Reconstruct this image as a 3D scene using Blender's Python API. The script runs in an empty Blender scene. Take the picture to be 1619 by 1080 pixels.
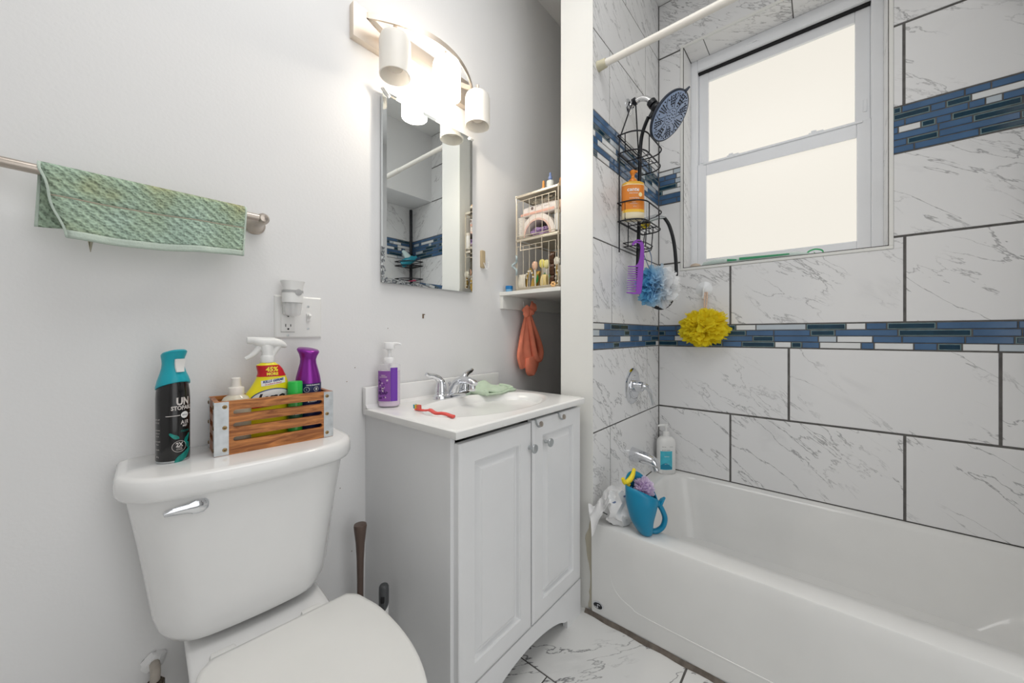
import bpy, bmesh, math, random
from mathutils import Matrix, Vector, noise

# ------------------------------------------------------------------ camera, world, lights, exposure
scn = bpy.context.scene
COL = scn.collection
cam_d = bpy.data.cameras.new('camera')
cam_d.sensor_fit = 'HORIZONTAL'
cam_d.sensor_width = 36.0
cam_d.lens = 582.0 / 1619.0 * 36.0
cam_d.shift_y = -11.0 / 1619.0
cam_d.clip_start = 0.02
cam = bpy.data.objects.new('camera', cam_d)
COL.objects.link(cam)
cam.location = (0, 0, 1.0)
cam.rotation_euler = (math.radians(90), 0, math.radians(40.12 - 90))
scn.camera = cam

scn.view_settings.view_transform = 'Standard'
scn.view_settings.look = 'None'
scn.view_settings.gamma = 1.0
scn.view_settings.use_curve_mapping = False
scn.view_settings.exposure = 0.0

world = bpy.data.worlds.new('world')
scn.world = world
world.use_nodes = True
world.node_tree.nodes['Background'].inputs[0].default_value = (0.85, 0.92, 1.0, 1)
world.node_tree.nodes['Background'].inputs[1].default_value = 1.0


def area(name, loc, rot, sx, sy, watts, color):
    d = bpy.data.lights.new(name, 'AREA')
    d.shape = 'RECTANGLE'
    d.size, d.size_y, d.energy, d.color = sx, sy, watts, color
    o = bpy.data.objects.new(name, d)
    COL.objects.link(o)
    o.location, o.rotation_euler = loc, rot
    return o


# added fills with no known source: one under the ceiling, one behind the camera
area('ceiling_fill', (0.40, 0.28, 2.62), (0, 0, 0), 1.0, 0.9, 11.0, (1.0, 0.99, 0.98))
area('rear_fill', (0.40, -1.0, 1.35), (math.radians(90), 0, math.radians(-6)), 1.3, 2.3, 10.5, (0.98, 0.99, 1.0))


# ------------------------------------------------------------------ materials
def lin(c):
    return tuple(((x / 255.0) / 12.92 if x <= 10.3 else ((x / 255.0 + 0.055) / 1.055) ** 2.4) for x in c)


def newmat(name):
    m = bpy.data.materials.new(name)
    m.use_nodes = True
    nt = m.node_tree
    return m, nt, nt.nodes, nt.links, nt.nodes['Principled BSDF']


def pm(name, rgb, rough=0.5, metal=0.0, spec=0.5, bump=0.0, bscale=60.0, var=0.0, vscale=8.0, trans=0.0, coat=0.0, alpha=1.0, sss=0.0, ior=1.45):
    """principled material; rgb is sRGB 0-255; var mixes in a slow noise, bump adds fine relief"""
    m, nt, N, L, b = newmat(name)
    c = lin(rgb)
    b.inputs['Base Color'].default_value = (*c, 1)
    b.inputs['Roughness'].default_value = rough
    b.inputs['Metallic'].default_value = metal
    b.inputs['Specular IOR Level'].default_value = spec
    b.inputs['Transmission Weight'].default_value = trans
    b.inputs['Coat Weight'].default_value = coat
    b.inputs['Alpha'].default_value = alpha
    b.inputs['IOR'].default_value = ior
    tc = N.new('ShaderNodeTexCoord')
    if var > 0 or bump == 0:
        n = N.new('ShaderNodeTexNoise')
        n.inputs['Scale'].default_value = vscale
        n.inputs['Detail'].default_value = 4
        L.new(tc.outputs['Object'], n.inputs['Vector'])
        r = N.new('ShaderNodeValToRGB')
        v = max(var, 0.015)
        r.color_ramp.elements[0].position, r.color_ramp.elements[1].position = 0.3, 0.7
        r.color_ramp.elements[0].color = (*[x * (1 - v) for x in c], 1)
        r.color_ramp.elements[1].color = (*[min(1, x * (1 + v)) for x in c], 1)
        L.new(n.outputs['Fac'], r.inputs['Fac'])
        L.new(r.outputs['Color'], b.inputs['Base Color'])
    if bump > 0:
        n2 = N.new('ShaderNodeTexNoise')
        n2.inputs['Scale'].default_value = bscale
        n2.inputs['Detail'].default_value = 3
        L.new(tc.outputs['Object'], n2.inputs['Vector'])
        bp = N.new('ShaderNodeBump')
        bp.inputs['Strength'].default_value = bump
        bp.inputs['Distance'].default_value = 0.002
        L.new(n2.outputs['Fac'], bp.inputs['Height'])
        L.new(bp.outputs['Normal'], b.inputs['Normal'])
    return m


def marble(name, base=(214, 214, 213), vein=(126, 126, 128), rough=0.3, amount=0.78):
    """white porcelain with thin grey diagonal veins; reads the per-tile vector attribute muv (metres + a random offset)"""
    m, nt, N, L, b = newmat(name)
    at = N.new('ShaderNodeAttribute')
    at.attribute_name = 'muv'
    mp = N.new('ShaderNodeMapping')
    mp.inputs['Rotation'].default_value = (0, 0, math.radians(38))
    L.new(at.outputs['Vector'], mp.inputs['Vector'])

    def ridge(scale, stretch, width, detail, dist):
        s = N.new('ShaderNodeMapping')
        s.inputs['Scale'].default_value = (1.0, stretch, 1.0)
        L.new(mp.outputs['Vector'], s.inputs['Vector'])
        n = N.new('ShaderNodeTexNoise')
        n.inputs['Scale'].default_value = scale
        n.inputs['Detail'].default_value = detail
        n.inputs['Roughness'].default_value = 0.58
        n.inputs['Distortion'].default_value = dist
        L.new(s.outputs['Vector'], n.inputs['Vector'])
        a = N.new('ShaderNodeMath'); a.operation = 'SUBTRACT'; a.inputs[1].default_value = 0.5
        L.new(n.outputs['Fac'], a.inputs[0])
        c = N.new('ShaderNodeMath'); c.operation = 'ABSOLUTE'
        L.new(a.outputs[0], c.inputs[0])
        r = N.new('ShaderNodeMapRange')
        r.inputs['From Min'].default_value = width
        r.inputs['From Max'].default_value = 0.0
        L.new(c.outputs[0], r.inputs['Value'])
        return r.outputs[0]

    def mask(scale, lo, hi):
        n = N.new('ShaderNodeTexNoise')
        n.inputs['Scale'].default_value = scale
        n.inputs['Detail'].default_value = 2
        L.new(mp.outputs['Vector'], n.inputs['Vector'])
        r = N.new('ShaderNodeMapRange')
        r.inputs['From Min'].default_value = lo
        r.inputs['From Max'].default_value = hi
        L.new(n.outputs['Fac'], r.inputs['Value'])
        return r.outputs[0]

    def mul(a, c):
        x = N.new('ShaderNodeMath'); x.operation = 'MULTIPLY'
        L.new(a, x.inputs[0])
        if isinstance(c, float):
            x.inputs[1].default_value = c
        else:
            L.new(c, x.inputs[1])
        return x.outputs[0]

    v1 = mul(mul(ridge(2.0, 3.6, 0.0085, 6, 0.25), mask(2.6, 0.40, 0.54)), 1.0 * amount)
    v2 = mul(mul(ridge(4.6, 3.4, 0.015, 6, 0.4), mask(3.4, 0.49, 0.61)), 0.8 * amount)
    v3 = mul(mul(ridge(3.0, 2.0, 0.08, 5, 0.5), mask(3.0, 0.56, 0.72)), 0.22 * amount)
    mx = N.new('ShaderNodeMath'); mx.operation = 'MAXIMUM'
    L.new(v1, mx.inputs[0]); L.new(v2, mx.inputs[1])
    m2 = N.new('ShaderNodeMath'); m2.operation = 'MAXIMUM'
    L.new(mx.outputs[0], m2.inputs[0]); L.new(v3, m2.inputs[1])
    mix = N.new('ShaderNodeMix'); mix.data_type = 'RGBA'
    mix.inputs[6].default_value = (*lin(base), 1)
    mix.inputs[7].default_value = (*lin(vein), 1)
    L.new(m2.outputs[0], mix.inputs[0])
    L.new(mix.outputs[2], b.inputs['Base Color'])
    b.inputs['Roughness'].default_value = rough
    return m


def wood(name, c1, c2, axis=0, scale=1.0, rough=0.5):
    m, nt, N, L, b = newmat(name)
    tc = N.new('ShaderNodeTexCoord')
    mp = N.new('ShaderNodeMapping')
    s = [38.0 * scale] * 3
    s[axis] = 5.0 * scale
    mp.inputs['Scale'].default_value = s
    L.new(tc.outputs['Object'], mp.inputs['Vector'])
    n = N.new('ShaderNodeTexNoise')
    n.inputs['Scale'].default_value = 3.0
    n.inputs['Detail'].default_value = 5
    n.inputs['Distortion'].default_value = 1.4
    L.new(mp.outputs['Vector'], n.inputs['Vector'])
    r = N.new('ShaderNodeValToRGB')
    r.color_ramp.elements[0].position, r.color_ramp.elements[1].position = 0.34, 0.66
    r.color_ramp.elements[0].color = (*lin(c1), 1)
    r.color_ramp.elements[1].color = (*lin(c2), 1)
    L.new(n.outputs['Fac'], r.inputs['Fac'])
    L.new(r.outputs['Color'], b.inputs['Base Color'])
    b.inputs['Roughness'].default_value = rough
    return m


def sheer(name, rgb, rgb2=None, transp=0.25):
    """thin mesh netting: diffuse + translucent with some see-through; rgb2 mixes in by object x"""
    m, nt, N, L, b = newmat(name)
    N.remove(b)
    out = N['Material Output']
    d = N.new('ShaderNodeBsdfDiffuse'); t = N.new('ShaderNodeBsdfTranslucent'); tr = N.new('ShaderNodeBsdfTransparent')
    a = N.new('ShaderNodeMixShader'); a.inputs[0].default_value = 0.45
    c = N.new('ShaderNodeMixShader')
    tc = N.new('ShaderNodeTexCoord')
    n = N.new('ShaderNodeTexNoise'); n.inputs['Scale'].default_value = 14.0
    L.new(tc.outputs['Object'], n.inputs['Vector'])
    r = N.new('ShaderNodeValToRGB')
    r.color_ramp.elements[0].color = (*lin(rgb), 1)
    r.color_ramp.elements[1].color = (*lin(rgb2 or rgb), 1)
    if rgb2:
        sx = N.new('ShaderNodeSeparateXYZ'); L.new(tc.outputs['Object'], sx.inputs[0])
        mr = N.new('ShaderNodeMapRange'); mr.inputs['From Min'].default_value = -0.055; mr.inputs['From Max'].default_value = 0.03
        L.new(sx.outputs[0], mr.inputs['Value'])
        ad = N.new('ShaderNodeMath'); ad.operation = 'MULTIPLY_ADD'; ad.inputs[1].default_value = 0.6; ad.inputs[2].default_value = -0.3
        L.new(n.outputs['Fac'], ad.inputs[0])
        a2 = N.new('ShaderNodeMath'); a2.operation = 'ADD'
        L.new(mr.outputs[0], a2.inputs[0]); L.new(ad.outputs[0], a2.inputs[1])
        L.new(a2.outputs[0], r.inputs['Fac'])
    else:
        L.new(n.outputs['Fac'], r.inputs['Fac'])
    for s in (d, t):
        L.new(r.outputs['Color'], s.inputs['Color'])
    L.new(d.outputs[0], a.inputs[1]); L.new(t.outputs[0], a.inputs[2])
    c.inputs[0].default_value = transp
    L.new(a.outputs[0], c.inputs[1]); L.new(tr.outputs[0], c.inputs[2])
    L.new(c.outputs[0], out.inputs['Surface'])
    return m


def emit(name, rgb, strength):
    m, nt, N, L, b = newmat(name)
    b.inputs['Base Color'].default_value = (*[0.1 * x for x in lin(rgb)], 1)
    b.inputs['Roughness'].default_value = 0.35
    tc = N.new('ShaderNodeTexCoord')
    n = N.new('ShaderNodeTexNoise'); n.inputs['Scale'].default_value = 400.0
    L.new(tc.outputs['Object'], n.inputs['Vector'])
    r = N.new('ShaderNodeValToRGB')
    c = lin(rgb)
    r.color_ramp.elements[0].color = (*[x * 0.985 for x in c], 1)
    r.color_ramp.elements[1].color = (*c, 1)
    L.new(n.outputs['Fac'], r.inputs['Fac'])
    L.new(r.outputs['Color'], b.inputs['Emission Color'])
    b.inputs['Emission Strength'].default_value = strength
    return m


M = {}
M['paint'] = pm('wall_paint', (233, 233, 233), 0.55, bump=0.12, bscale=140)
M['paint_trim'] = pm('trim_paint', (233, 233, 229), 0.4, bump=0.1, bscale=90)
M['ceiling'] = pm('ceiling_paint', (238, 238, 237), 0.7)
M['peel'] = pm('peeled_plaster', (196, 190, 172), 0.9, bump=0.5, bscale=90, var=0.1)
M['marble'] = marble('marble_tile', (234, 234, 234))
M['marble_floor'] = marble('marble_floor_tile', (226, 226, 224), (100, 100, 102), 0.4, 1.1)
M['grout'] = pm('dark_grout', (98, 96, 94), 0.9, var=0.25, vscale=40)
M['caulk'] = pm('brown_caulk', (104, 96, 88), 0.8, var=0.3, vscale=50)
M['mos_blue'] = pm('blue_glass_tile', (74, 106, 142), 0.12, var=0.12, vscale=12)
M['mos_teal'] = pm('dark_teal_glaze_tile', (22, 58, 78), 0.1, var=0.2, vscale=20)
M['mos_edge'] = pm('pale_teal_glaze_edge', (112, 136, 140), 0.2, var=0.2, vscale=60)
M['mos_white'] = pm('white_glass_tile', (226, 228, 228), 0.15)
M['mos_grey'] = pm('pale_grey_glass_tile', (188, 198, 206), 0.15)
M['vinyl'] = pm('window_vinyl', (244, 246, 249), 0.35)
M['gap'] = pm('black_gap_fill', (28, 28, 30), 0.8)  # flat black put in for the dark inside gaps and slots
M['pane'] = emit('frosted_daylit_pane', (240, 235, 224), 0.96)
M['porcelain'] = pm('porcelain', (238, 238, 237), 0.08, coat=0.3)
M['enamel'] = pm('tub_enamel', (230, 230, 228), 0.14, var=0.035, vscale=4)
M['plastic_w'] = pm('white_plastic', (234, 234, 232), 0.3)
M['seat_w'] = pm('seat_plastic', (230, 230, 227), 0.28)
M['cabinet'] = pm('white_thermofoil', (231, 232, 233), 0.32)
M['chrome'] = pm('chrome', (222, 224, 228), 0.07, metal=1.0)
M['nickel'] = pm('brushed_nickel', (188, 178, 168), 0.3, metal=1.0)
M['nickel_l'] = pm('warm_brushed_nickel', (222, 210, 196), 0.45, metal=0.8)
M['steel'] = pm('galvanised_steel', (190, 194, 196), 0.42, metal=0.85, var=0.12, vscale=60)
M['black'] = pm('black_rubber', (22, 24, 30), 0.4)
M['wire'] = pm('black_wire', (34, 35, 40), 0.4, metal=0.3)
M['crate'] = wood('stained_pine', (136, 76, 32), (208, 136, 72), 0)
M['crate_y'] = wood('stained_pine_side', (120, 66, 34), (176, 116, 76), 1)
M['glass_m'] = pm('mirror_silver', (238, 242, 242), 0.015, metal=1.0)
M['clear'] = pm('clear_plastic', (244, 244, 248), 0.05, alpha=0.22)


# ------------------------------------------------------------------ mesh helpers
class MB:
    """collects faces; build() links them as ONE mesh object"""

    def __init__(s):
        s.v, s.f, s.m, s.uv = [], [], [], []
        s.mi = 0
        s.M = None

    def add(s, vs, fs, uv=None):
        o = len(s.v)
        if s.M is not None:
            vs = [s.M @ Vector(p) for p in vs]
        s.v += [tuple(p) for p in vs]
        s.f += [[i + o for i in f] for f in fs]
        s.m += [s.mi] * len(fs)
        s.uv += list(uv) if uv else [(0, 0, 0)] * len(vs)
        return s

    def box(s, c, d, bev=0.0, seg=2):
        bm = bmesh.new()
        bmesh.ops.create_cube(bm, size=1.0)
        for v in bm.verts:
            v.co = Vector((v.co.x * d[0], v.co.y * d[1], v.co.z * d[2]))
        if bev > 0:
            bmesh.ops.bevel(bm, geom=list(bm.edges), offset=min(bev, min(d) * 0.49), segments=seg, affect='EDGES', profile=0.5)
        bm.verts.index_update()
        vs = [(v.co.x + c[0], v.co.y + c[1], v.co.z + c[2]) for v in bm.verts]
        fs = [[v.index for v in f.verts] for f in bm.faces]
        bm.free()
        return s.add(vs, fs)

    def span(s, a, b, bev=0.0, seg=2):
        """box between two corners"""
        return s.box([(a[i] + b[i]) / 2 for i in range(3)], [abs(b[i] - a[i]) for i in range(3)], bev, seg)

    def loft(s, rings, cap0=True, cap1=True, closed=False):
        n = len(rings[0])
        vs = [p for r in rings for p in r]
        fs = []
        R = len(rings)
        for k in range(R if closed else R - 1):
            a, b = k * n, ((k + 1) % R) * n
            for i in range(n):
                j = (i + 1) % n
                fs.append([a + i, a + j, b + j, b + i])
        if not closed:
            if cap0:
                fs.append(list(range(n))[::-1])
            if cap1:
                fs.append([(R - 1) * n + i for i in range(n)])
        return s.add(vs, fs)

    def lathe(s, prof, c=(0, 0, 0), n=32, sx=1.0, sy=1.0, cap0=True, cap1=True):
        rings = []
        for r, z in prof:
            r = max(r, 1e-5)
            rings.append([(c[0] + sx * r * math.cos(2 * math.pi * i / n), c[1] + sy * r * math.sin(2 * math.pi * i / n), c[2] + z) for i in range(n)])
        return s.loft(rings, cap0, cap1)

    def tube(s, pts, r, n=8, closed=False, flat=None):
        """sweep a circle (or an ellipse: flat = width factor) along pts; r one number or one per point"""
        P = [Vector(p) for p in pts]
        K = len(P)
        rr = r if isinstance(r, (list, tuple)) else [r] * K
        T = []
        for i in range(K):
            a = P[(i - 1) % K] if (closed or i > 0) else P[i]
            b = P[(i + 1) % K] if (closed or i < K - 1) else P[i]
            d = (b - a)
            T.append(d.normalized() if d.length > 1e-9 else Vector((0, 0, 1)))
        up = Vector((0, 0, 1)) if abs(T[0].z) < 0.9 else Vector((0, 1, 0))
        U = [(up - T[0] * up.dot(T[0])).normalized()]
        for i in range(1, K):
            u = U[-1] - T[i] * U[-1].dot(T[i])
            U.append(u.normalized() if u.length > 1e-6 else U[-1])
        rings = []
        for i in range(K):
            w = T[i].cross(U[i])
            rings.append([tuple(P[i] + (U[i] * math.cos(2 * math.pi * j / n) + w * (math.sin(2 * math.pi * j / n) * (flat or 1.0))) * rr[i]) for j in range(n)])
        return s.loft(rings, closed=closed)

    def grid(s, fn, nu, nv, wrap=False):
        vs, uv, fs = [], [], []
        for i in range(nu + 1):
            for j in range(nv + 1):
                u, v = i / nu, j / nv
                vs.append(fn(u, v)); uv.append((u, v, 0))
        for i in range(nu):
            for j in range(nv):
                a = i * (nv + 1) + j
                fs.append([a, a + nv + 1, a + nv + 2, a + 1])
        return s.add(vs, fs, uv)

    def prism(s, outline, d0, d1, axis=1):
        """extrude a 2-D outline (a, b) between d0 and d1 along axis; n-gon caps"""
        def put(a, b, d):
            return (d, a, b) if axis == 0 else ((a, d, b) if axis == 1 else (a, b, d))
        n = len(outline)
        vs = [put(a, b, d0) for a, b in outline] + [put(a, b, d1) for a, b in outline]
        fs = [list(range(n))[::-1], [n + i for i in range(n)]]
        fs += [[i, (i + 1) % n, n + (i + 1) % n, n + i] for i in range(n)]
        return s.add(vs, fs)

    def text(s, body, size, fn, align='CENTER', shear=0.0, bold=0.0, spacing=1.0):
        """flat lettering; fn(x, y) places each point of the text on a surface"""
        cu = bpy.data.curves.new('t', 'FONT')
        cu.body, cu.size, cu.align_x, cu.align_y = body, size, align, 'CENTER'
        cu.shear, cu.offset, cu.space_character = shear, bold, spacing
        cu.resolution_u = 2
        o = bpy.data.objects.new('t', cu)
        COL.objects.link(o)
        dg = bpy.context.evaluated_depsgraph_get()
        me = bpy.data.meshes.new_from_object(o.evaluated_get(dg))
        vs = [fn(v.co.x, v.co.y) for v in me.vertices]
        fs = [list(p.vertices) for p in me.polygons]
        bpy.data.objects.remove(o); bpy.data.curves.remove(cu); bpy.data.meshes.remove(me)
        return s.add(vs, fs)

    def plate(s, outer, holes, y0, y1):
        """flat board in x-z with holes, from y0 to y1"""
        cu = bpy.data.curves.new('p', 'CURVE')
        cu.dimensions, cu.fill_mode = '2D', 'BOTH'
        cu.extrude = abs(y1 - y0) / 2
        for loop in [outer] + holes:
            sp = cu.splines.new('POLY')
            sp.points.add(len(loop) - 1)
            for p, (a, b) in zip(sp.points, loop):
                p.co = (a, b, 0, 1)
            sp.use_cyclic_u = True
        o = bpy.data.objects.new('p', cu)
        COL.objects.link(o)
        dg = bpy.context.evaluated_depsgraph_get()
        me = bpy.data.meshes.new_from_object(o.evaluated_get(dg))
        ym = (y0 + y1) / 2
        vs = [(v.co.x, ym + v.co.z, v.co.y) for v in me.vertices]
        fs = [list(p.vertices) for p in me.polygons]
        bpy.data.objects.remove(o); bpy.data.curves.remove(cu); bpy.data.meshes.remove(me)
        return s.add(vs, fs)

    def build(s, name, mats, parent=None, loc=(0, 0, 0), rot=(0, 0, 0), ang=40, sub=0, solid=0.0, fix=True, muv=False):
        me = bpy.data.meshes.new(name)
        me.from_pydata(s.v, [], s.f)
        if not isinstance(mats, (list, tuple)):
            mats = [mats]
        for mm in mats:
            me.materials.append(M[mm] if isinstance(mm, str) else mm)
        me.polygons.foreach_set('material_index', s.m)
        if muv:
            at = me.attributes.new('muv', 'FLOAT_VECTOR', 'POINT')
            at.data.foreach_set('vector', [c for p in s.uv for c in p])
        if fix:
            bm = bmesh.new(); bm.from_mesh(me)
            bmesh.ops.recalc_face_normals(bm, faces=bm.faces)
            bm.to_mesh(me); bm.free()
        if ang:
            me.polygons.foreach_set('use_smooth', [True] * len(me.polygons))
            me.set_sharp_from_angle(angle=math.radians(ang))
        me.update()
        o = bpy.data.objects.new(name, me)
        COL.objects.link(o)
        o.location, o.rotation_euler = loc, rot
        if parent:
            o.parent = parent
        if solid:
            md = o.modifiers.new('thickness', 'SOLIDIFY'); md.thickness = solid; md.offset = 0
        if sub:
            md = o.modifiers.new('smooth', 'SUBSURF'); md.levels = md.render_levels = sub
        return o


def tag(o, label, cat, group=None):
    o['label'], o['category'] = label, cat
    if group:
        o['group'] = group
    return o


def thing(name, label, cat, loc=(0, 0, 0), rz=0.0, group=None):
    o = bpy.data.objects.new(name, None)
    o.empty_display_size = 0.03
    COL.objects.link(o)
    o.location, o.rotation_euler = loc, (0, 0, math.radians(rz))
    return tag(o, label, cat, group)


def struct(name, mb, mats, **k):
    o = mb.build(name, mats, **k)
    o['kind'] = 'structure'
    return o


def stuff(o):
    o['kind'] = 'stuff'
    return o


def ell(cx, cy, a, b, z, n=32, p=2.0, rot=0.0):
    """superellipse ring"""
    out = []
    for i in range(n):
        t = 2 * math.pi * i / n
        c, s_ = math.cos(t), math.sin(t)
        x = a * math.copysign(abs(c) ** (2 / p), c)
        y = b * math.copysign(abs(s_) ** (2 / p), s_)
        out.append((cx + x * math.cos(rot) - y * math.sin(rot), cy + x * math.sin(rot) + y * math.cos(rot), z))
    return out


def rrect(w, h, r, n=5):
    """rounded rectangle outline centred on 0"""
    pts = []
    for cx, cy, a0 in ((w / 2 - r, h / 2 - r, 0), (-w / 2 + r, h / 2 - r, 90), (-w / 2 + r, -h / 2 + r, 180), (w / 2 - r, -h / 2 + r, 270)):
        for k in range(n + 1):
            a = math.radians(a0 + 90 * k / n)
            pts.append((cx + r * math.cos(a), cy + r * math.sin(a)))
    return pts


def spline(pts, n=6, closed=False):
    """Catmull-Rom through pts"""
    P = [Vector(p) for p in pts]
    K = len(P)
    out = []
    segs = K if closed else K - 1
    for i in range(segs):
        g = (lambda q: P[q % K]) if closed else (lambda q: P[min(max(q, 0), K - 1)])
        a, b, c, d = g(i - 1), g(i), g(i + 1), g(i + 2)
        for k in range(n):
            t = k / n
            out.append(tuple(0.5 * ((2 * b) + (c - a) * t + (2 * a - 5 * b + 4 * c - d) * t * t + (3 * b - a - 3 * c + d) * t ** 3)))
    if not closed:
        out.append(tuple(P[-1]))
    return out


def cyl_map(R, a0, z0, off=0.0006, cx=0.0, cy=0.0, tilt=0.0):
    """wraps flat lettering round an upright cylinder; a0 = facing direction (radians)"""
    def fn(x, y):
        a = a0 + x / R
        return (cx + (R + off) * math.cos(a), cy + (R + off) * math.sin(a), z0 + y + tilt * x)
    return fn


def cyl_patch(mb, R, a0, w, z0, z1, off=0.0003, n=16, sx=1.0, sy=1.0):
    def fn(u, v):
        a = a0 + (u - 0.5) * w / R
        return (sx * (R + off) * math.cos(a), sy * (R + off) * math.sin(a), z0 + (z1 - z0) * v)
    mb.grid(fn, n, 1)


# ------------------------------------------------------------------ the room shell
YM, YT, XW, XE, YF, ZC = 1.08, 0.636, 1.906, 1.2, -0.68, 2.66
X0, Y0 = -1.05, -1.05
rnd = random.Random(4)


def cut(rects, hole):
    out = []
    hu0, hu1, hv0, hv1 = hole
    for u0, u1, v0, v1 in rects:
        if u1 <= hu0 or u0 >= hu1 or v1 <= hv0 or v0 >= hv1:
            out.append((u0, u1, v0, v1)); continue
        if v0 < hv0:
            out.append((u0, u1, v0, hv0))
        if v1 > hv1:
            out.append((u0, u1, hv1, v1))
        a, b = max(v0, hv0), min(v1, hv1)
        if u0 < hu0:
            out.append((u0, hu0, a, b))
        if u1 > hu1:
            out.append((hu1, u1, a, b))
    return out


def tile(mb, rect, fn, mi, h=0.0022, ch=0.0012, seed=None):
    """one slab of tile on a wall; fn(u, v, height) -> xyz"""
    u0, u1, v0, v1 = rect
    if u1 - u0 < 0.004 or v1 - v0 < 0.004:
        return
    q = [(u0, v0), (u1, v0), (u1, v1), (u0, v1)]
    g = ch
    p = [(u0 + g, v0 + g), (u1 - g, v0 + g), (u1 - g, v1 - g), (u0 + g, v1 - g)]
    vs = [fn(a, b, 0.0) for a, b in q] + [fn(a, b, h * 0.5) for a, b in q] + [fn(a, b, h) for a, b in p]
    fs = [[8, 9, 10, 11]]
    for i in range(4):
        j = (i + 1) % 4
        fs += [[i, j, 4 + j, 4 + i], [4 + i, 4 + j, 8 + j, 8 + i]]
    r = random.Random(seed if seed is not None else rnd.random())
    o = (r.uniform(-9, 9), r.uniform(-9, 9), r.uniform(-9, 9))
    uv = [(a + o[0], b + o[1], o[2]) for a, b in q + q + p]
    mb.mi = mi
    mb.add(vs, fs, uv)


ROWS = [(0.334, 0.642), (0.642, 0.945), (1.043, 1.352), (1.352, 1.652), (1.817, 2.112), (2.112, 2.39), (2.39, 2.66)]
BANDS = [(0.945, 1.043, 4), (1.652, 1.817, 7)]
TM = ['grout', 'marble', 'mos_blue', 'mos_teal', 'mos_white', 'mos_grey', 'mos_edge']


def tiled(mb, ua, ub, joints, fn, hole=None, rows=ROWS, bands=BANDS, W=0.545, seed=0, G=0.005):
    for k, (v0, v1) in enumerate(rows):
        j = joints[k % len(joints)]
        us = [u for u in [j + W * i for i in range(-6, 7)] if ua + 0.01 < u < ub - 0.01]
        es = [ua] + us + [ub]
        for i in range(len(es) - 1):
            r = (es[i] + (G / 2 if i else 0), es[i + 1] - (G / 2 if i < len(es) - 2 else 0), v0 + G / 2, v1 - G / 2)
            for c in (cut([r], hole) if hole else [r]):
                tile(mb, c, fn, 1, seed=seed * 1000 + k * 17 + i)
    r = random.Random(seed + 77)
    for v0, v1, n in bands:
        h = (v1 - v0) / n
        for k in range(n):
            u = ua - r.uniform(0, 0.1)
            prev = -1
            while u < ub:
                w = r.choice([0.035, 0.055, 0.075, 0.10, 0.12, 0.145, 0.17])
                mi = r.choice([2, 2, 2, 2, 2, 3, 3, 3, 4, 4, 5])
                if mi == prev and mi in (3, 4, 5):
                    mi = 2
                prev = mi
                rc = (max(u, ua) + 0.0018, min(u + w, ub) - 0.0018, v0 + h * k + 0.0017, v0 + h * (k + 1) - 0.0017)
                for c in (cut([rc], hole) if hole else [rc]):
                    if mi == 3:
                        tile(mb, c, fn, 6, 0.0016)
                        tile(mb, (c[0] + 0.0028, c[1] - 0.0028, c[2] + 0.0028, c[3] - 0.0028), fn, 3, 0.003)
                    else:
                        tile(mb, c, fn, mi, 0.0025)
                u += w


# floor: porcelain tile with dark joints
mb = MB()
mb.mi = 0
mb.span((X0, Y0, -0.05), (XW, YM, -0.0022))
for xi in range(-4, 2):
    for yi in range(-4, 3):
        x0, y0 = 0.89 + xi * 0.61, 0.311 + yi * 0.305 + (0.0 if xi % 2 else 0.15)
        r = (max(X0, x0 + 0.002), min(XW, x0 + 0.608), max(Y0, y0 + 0.002), min(YM, y0 + 0.303))
        if xi == 0:
            y0 = 0.311 + (yi) * 0.61
            r = (x0 + 0.003, min(XW, x0 + 0.608), max(Y0, y0 + 0.003), min(YM, y0 + 0.607))
        if r[1] > r[0] and r[3] > r[2]:
            tile(mb, r, lambda u, v, h: (u, v, h - 0.0022), 1, seed=400 + xi * 9 + yi)
struct('floor', mb, ['grout', 'marble_floor'], ang=0, muv=True)

mb = MB(); mb.span((X0 - 0.1, Y0 - 0.1, ZC), (XW + 0.2, YM + 0.1, ZC + 0.06)); struct('ceiling', mb, 'ceiling', ang=0)
mb = MB(); mb.span((X0 - 0.1, YM, -0.05), (XW + 0.2, YM + 0.1, ZC))
mb.mi = 1
mb.box((0.793, YM - 0.0006, 1.065), (0.006, 0.0012, 0.016)); mb.box((0.797, YM - 0.0006, 1.071), (0.008, 0.0012, 0.003))
for a, b in ((0.545, 0.90), (0.62, 0.62), (0.52, 0.86), (0.655, 1.02), (0.50, 0.55), (0.535, 0.35)):
    mb.box((a, YM - 0.0004, b), (0.0022, 0.0008, 0.0022))
struct('wall_left', mb, ['paint', pm('wall_scuff', (120, 98, 78), 0.8)], ang=0)
mb = MB(); mb.span((X0 - 0.1, Y0 - 0.1, -0.05), (X0, YM, ZC)); struct('wall_behind', mb, 'paint', ang=0)
mb = MB(); mb.span((X0, Y0 - 0.1, -0.05), (XW + 0.2, Y0, ZC)); struct('wall_near', mb, 'paint', ang=0)

# the tiled window wall
OY0, OY1, OZ0, OZ1, XI = -0.185, 0.517, 1.322, 2.392, 2.035
mb = MB()
mb.mi = 0
for a, b in (((XW, Y0, -0.05), (2.11, YM, OZ0)), ((XW, Y0, OZ1), (2.11, YM, ZC)), ((XW, Y0, OZ0), (2.11, OY0, OZ1)), ((XW, OY1, OZ0), (2.11, YM, OZ1))):
    mb.span(a, b)
tiled(mb, -YT, -YF, [-0.317, -0.106, -0.317, 0.56, 0.223, 0.05, -0.1], lambda u, v, h: (XW - h, -u, v), hole=(-OY1 - 0.012, -OY0 + 0.012, OZ0 - 0.012, OZ1 + 0.012), W=0.542, seed=3, G=0.0078)
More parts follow.
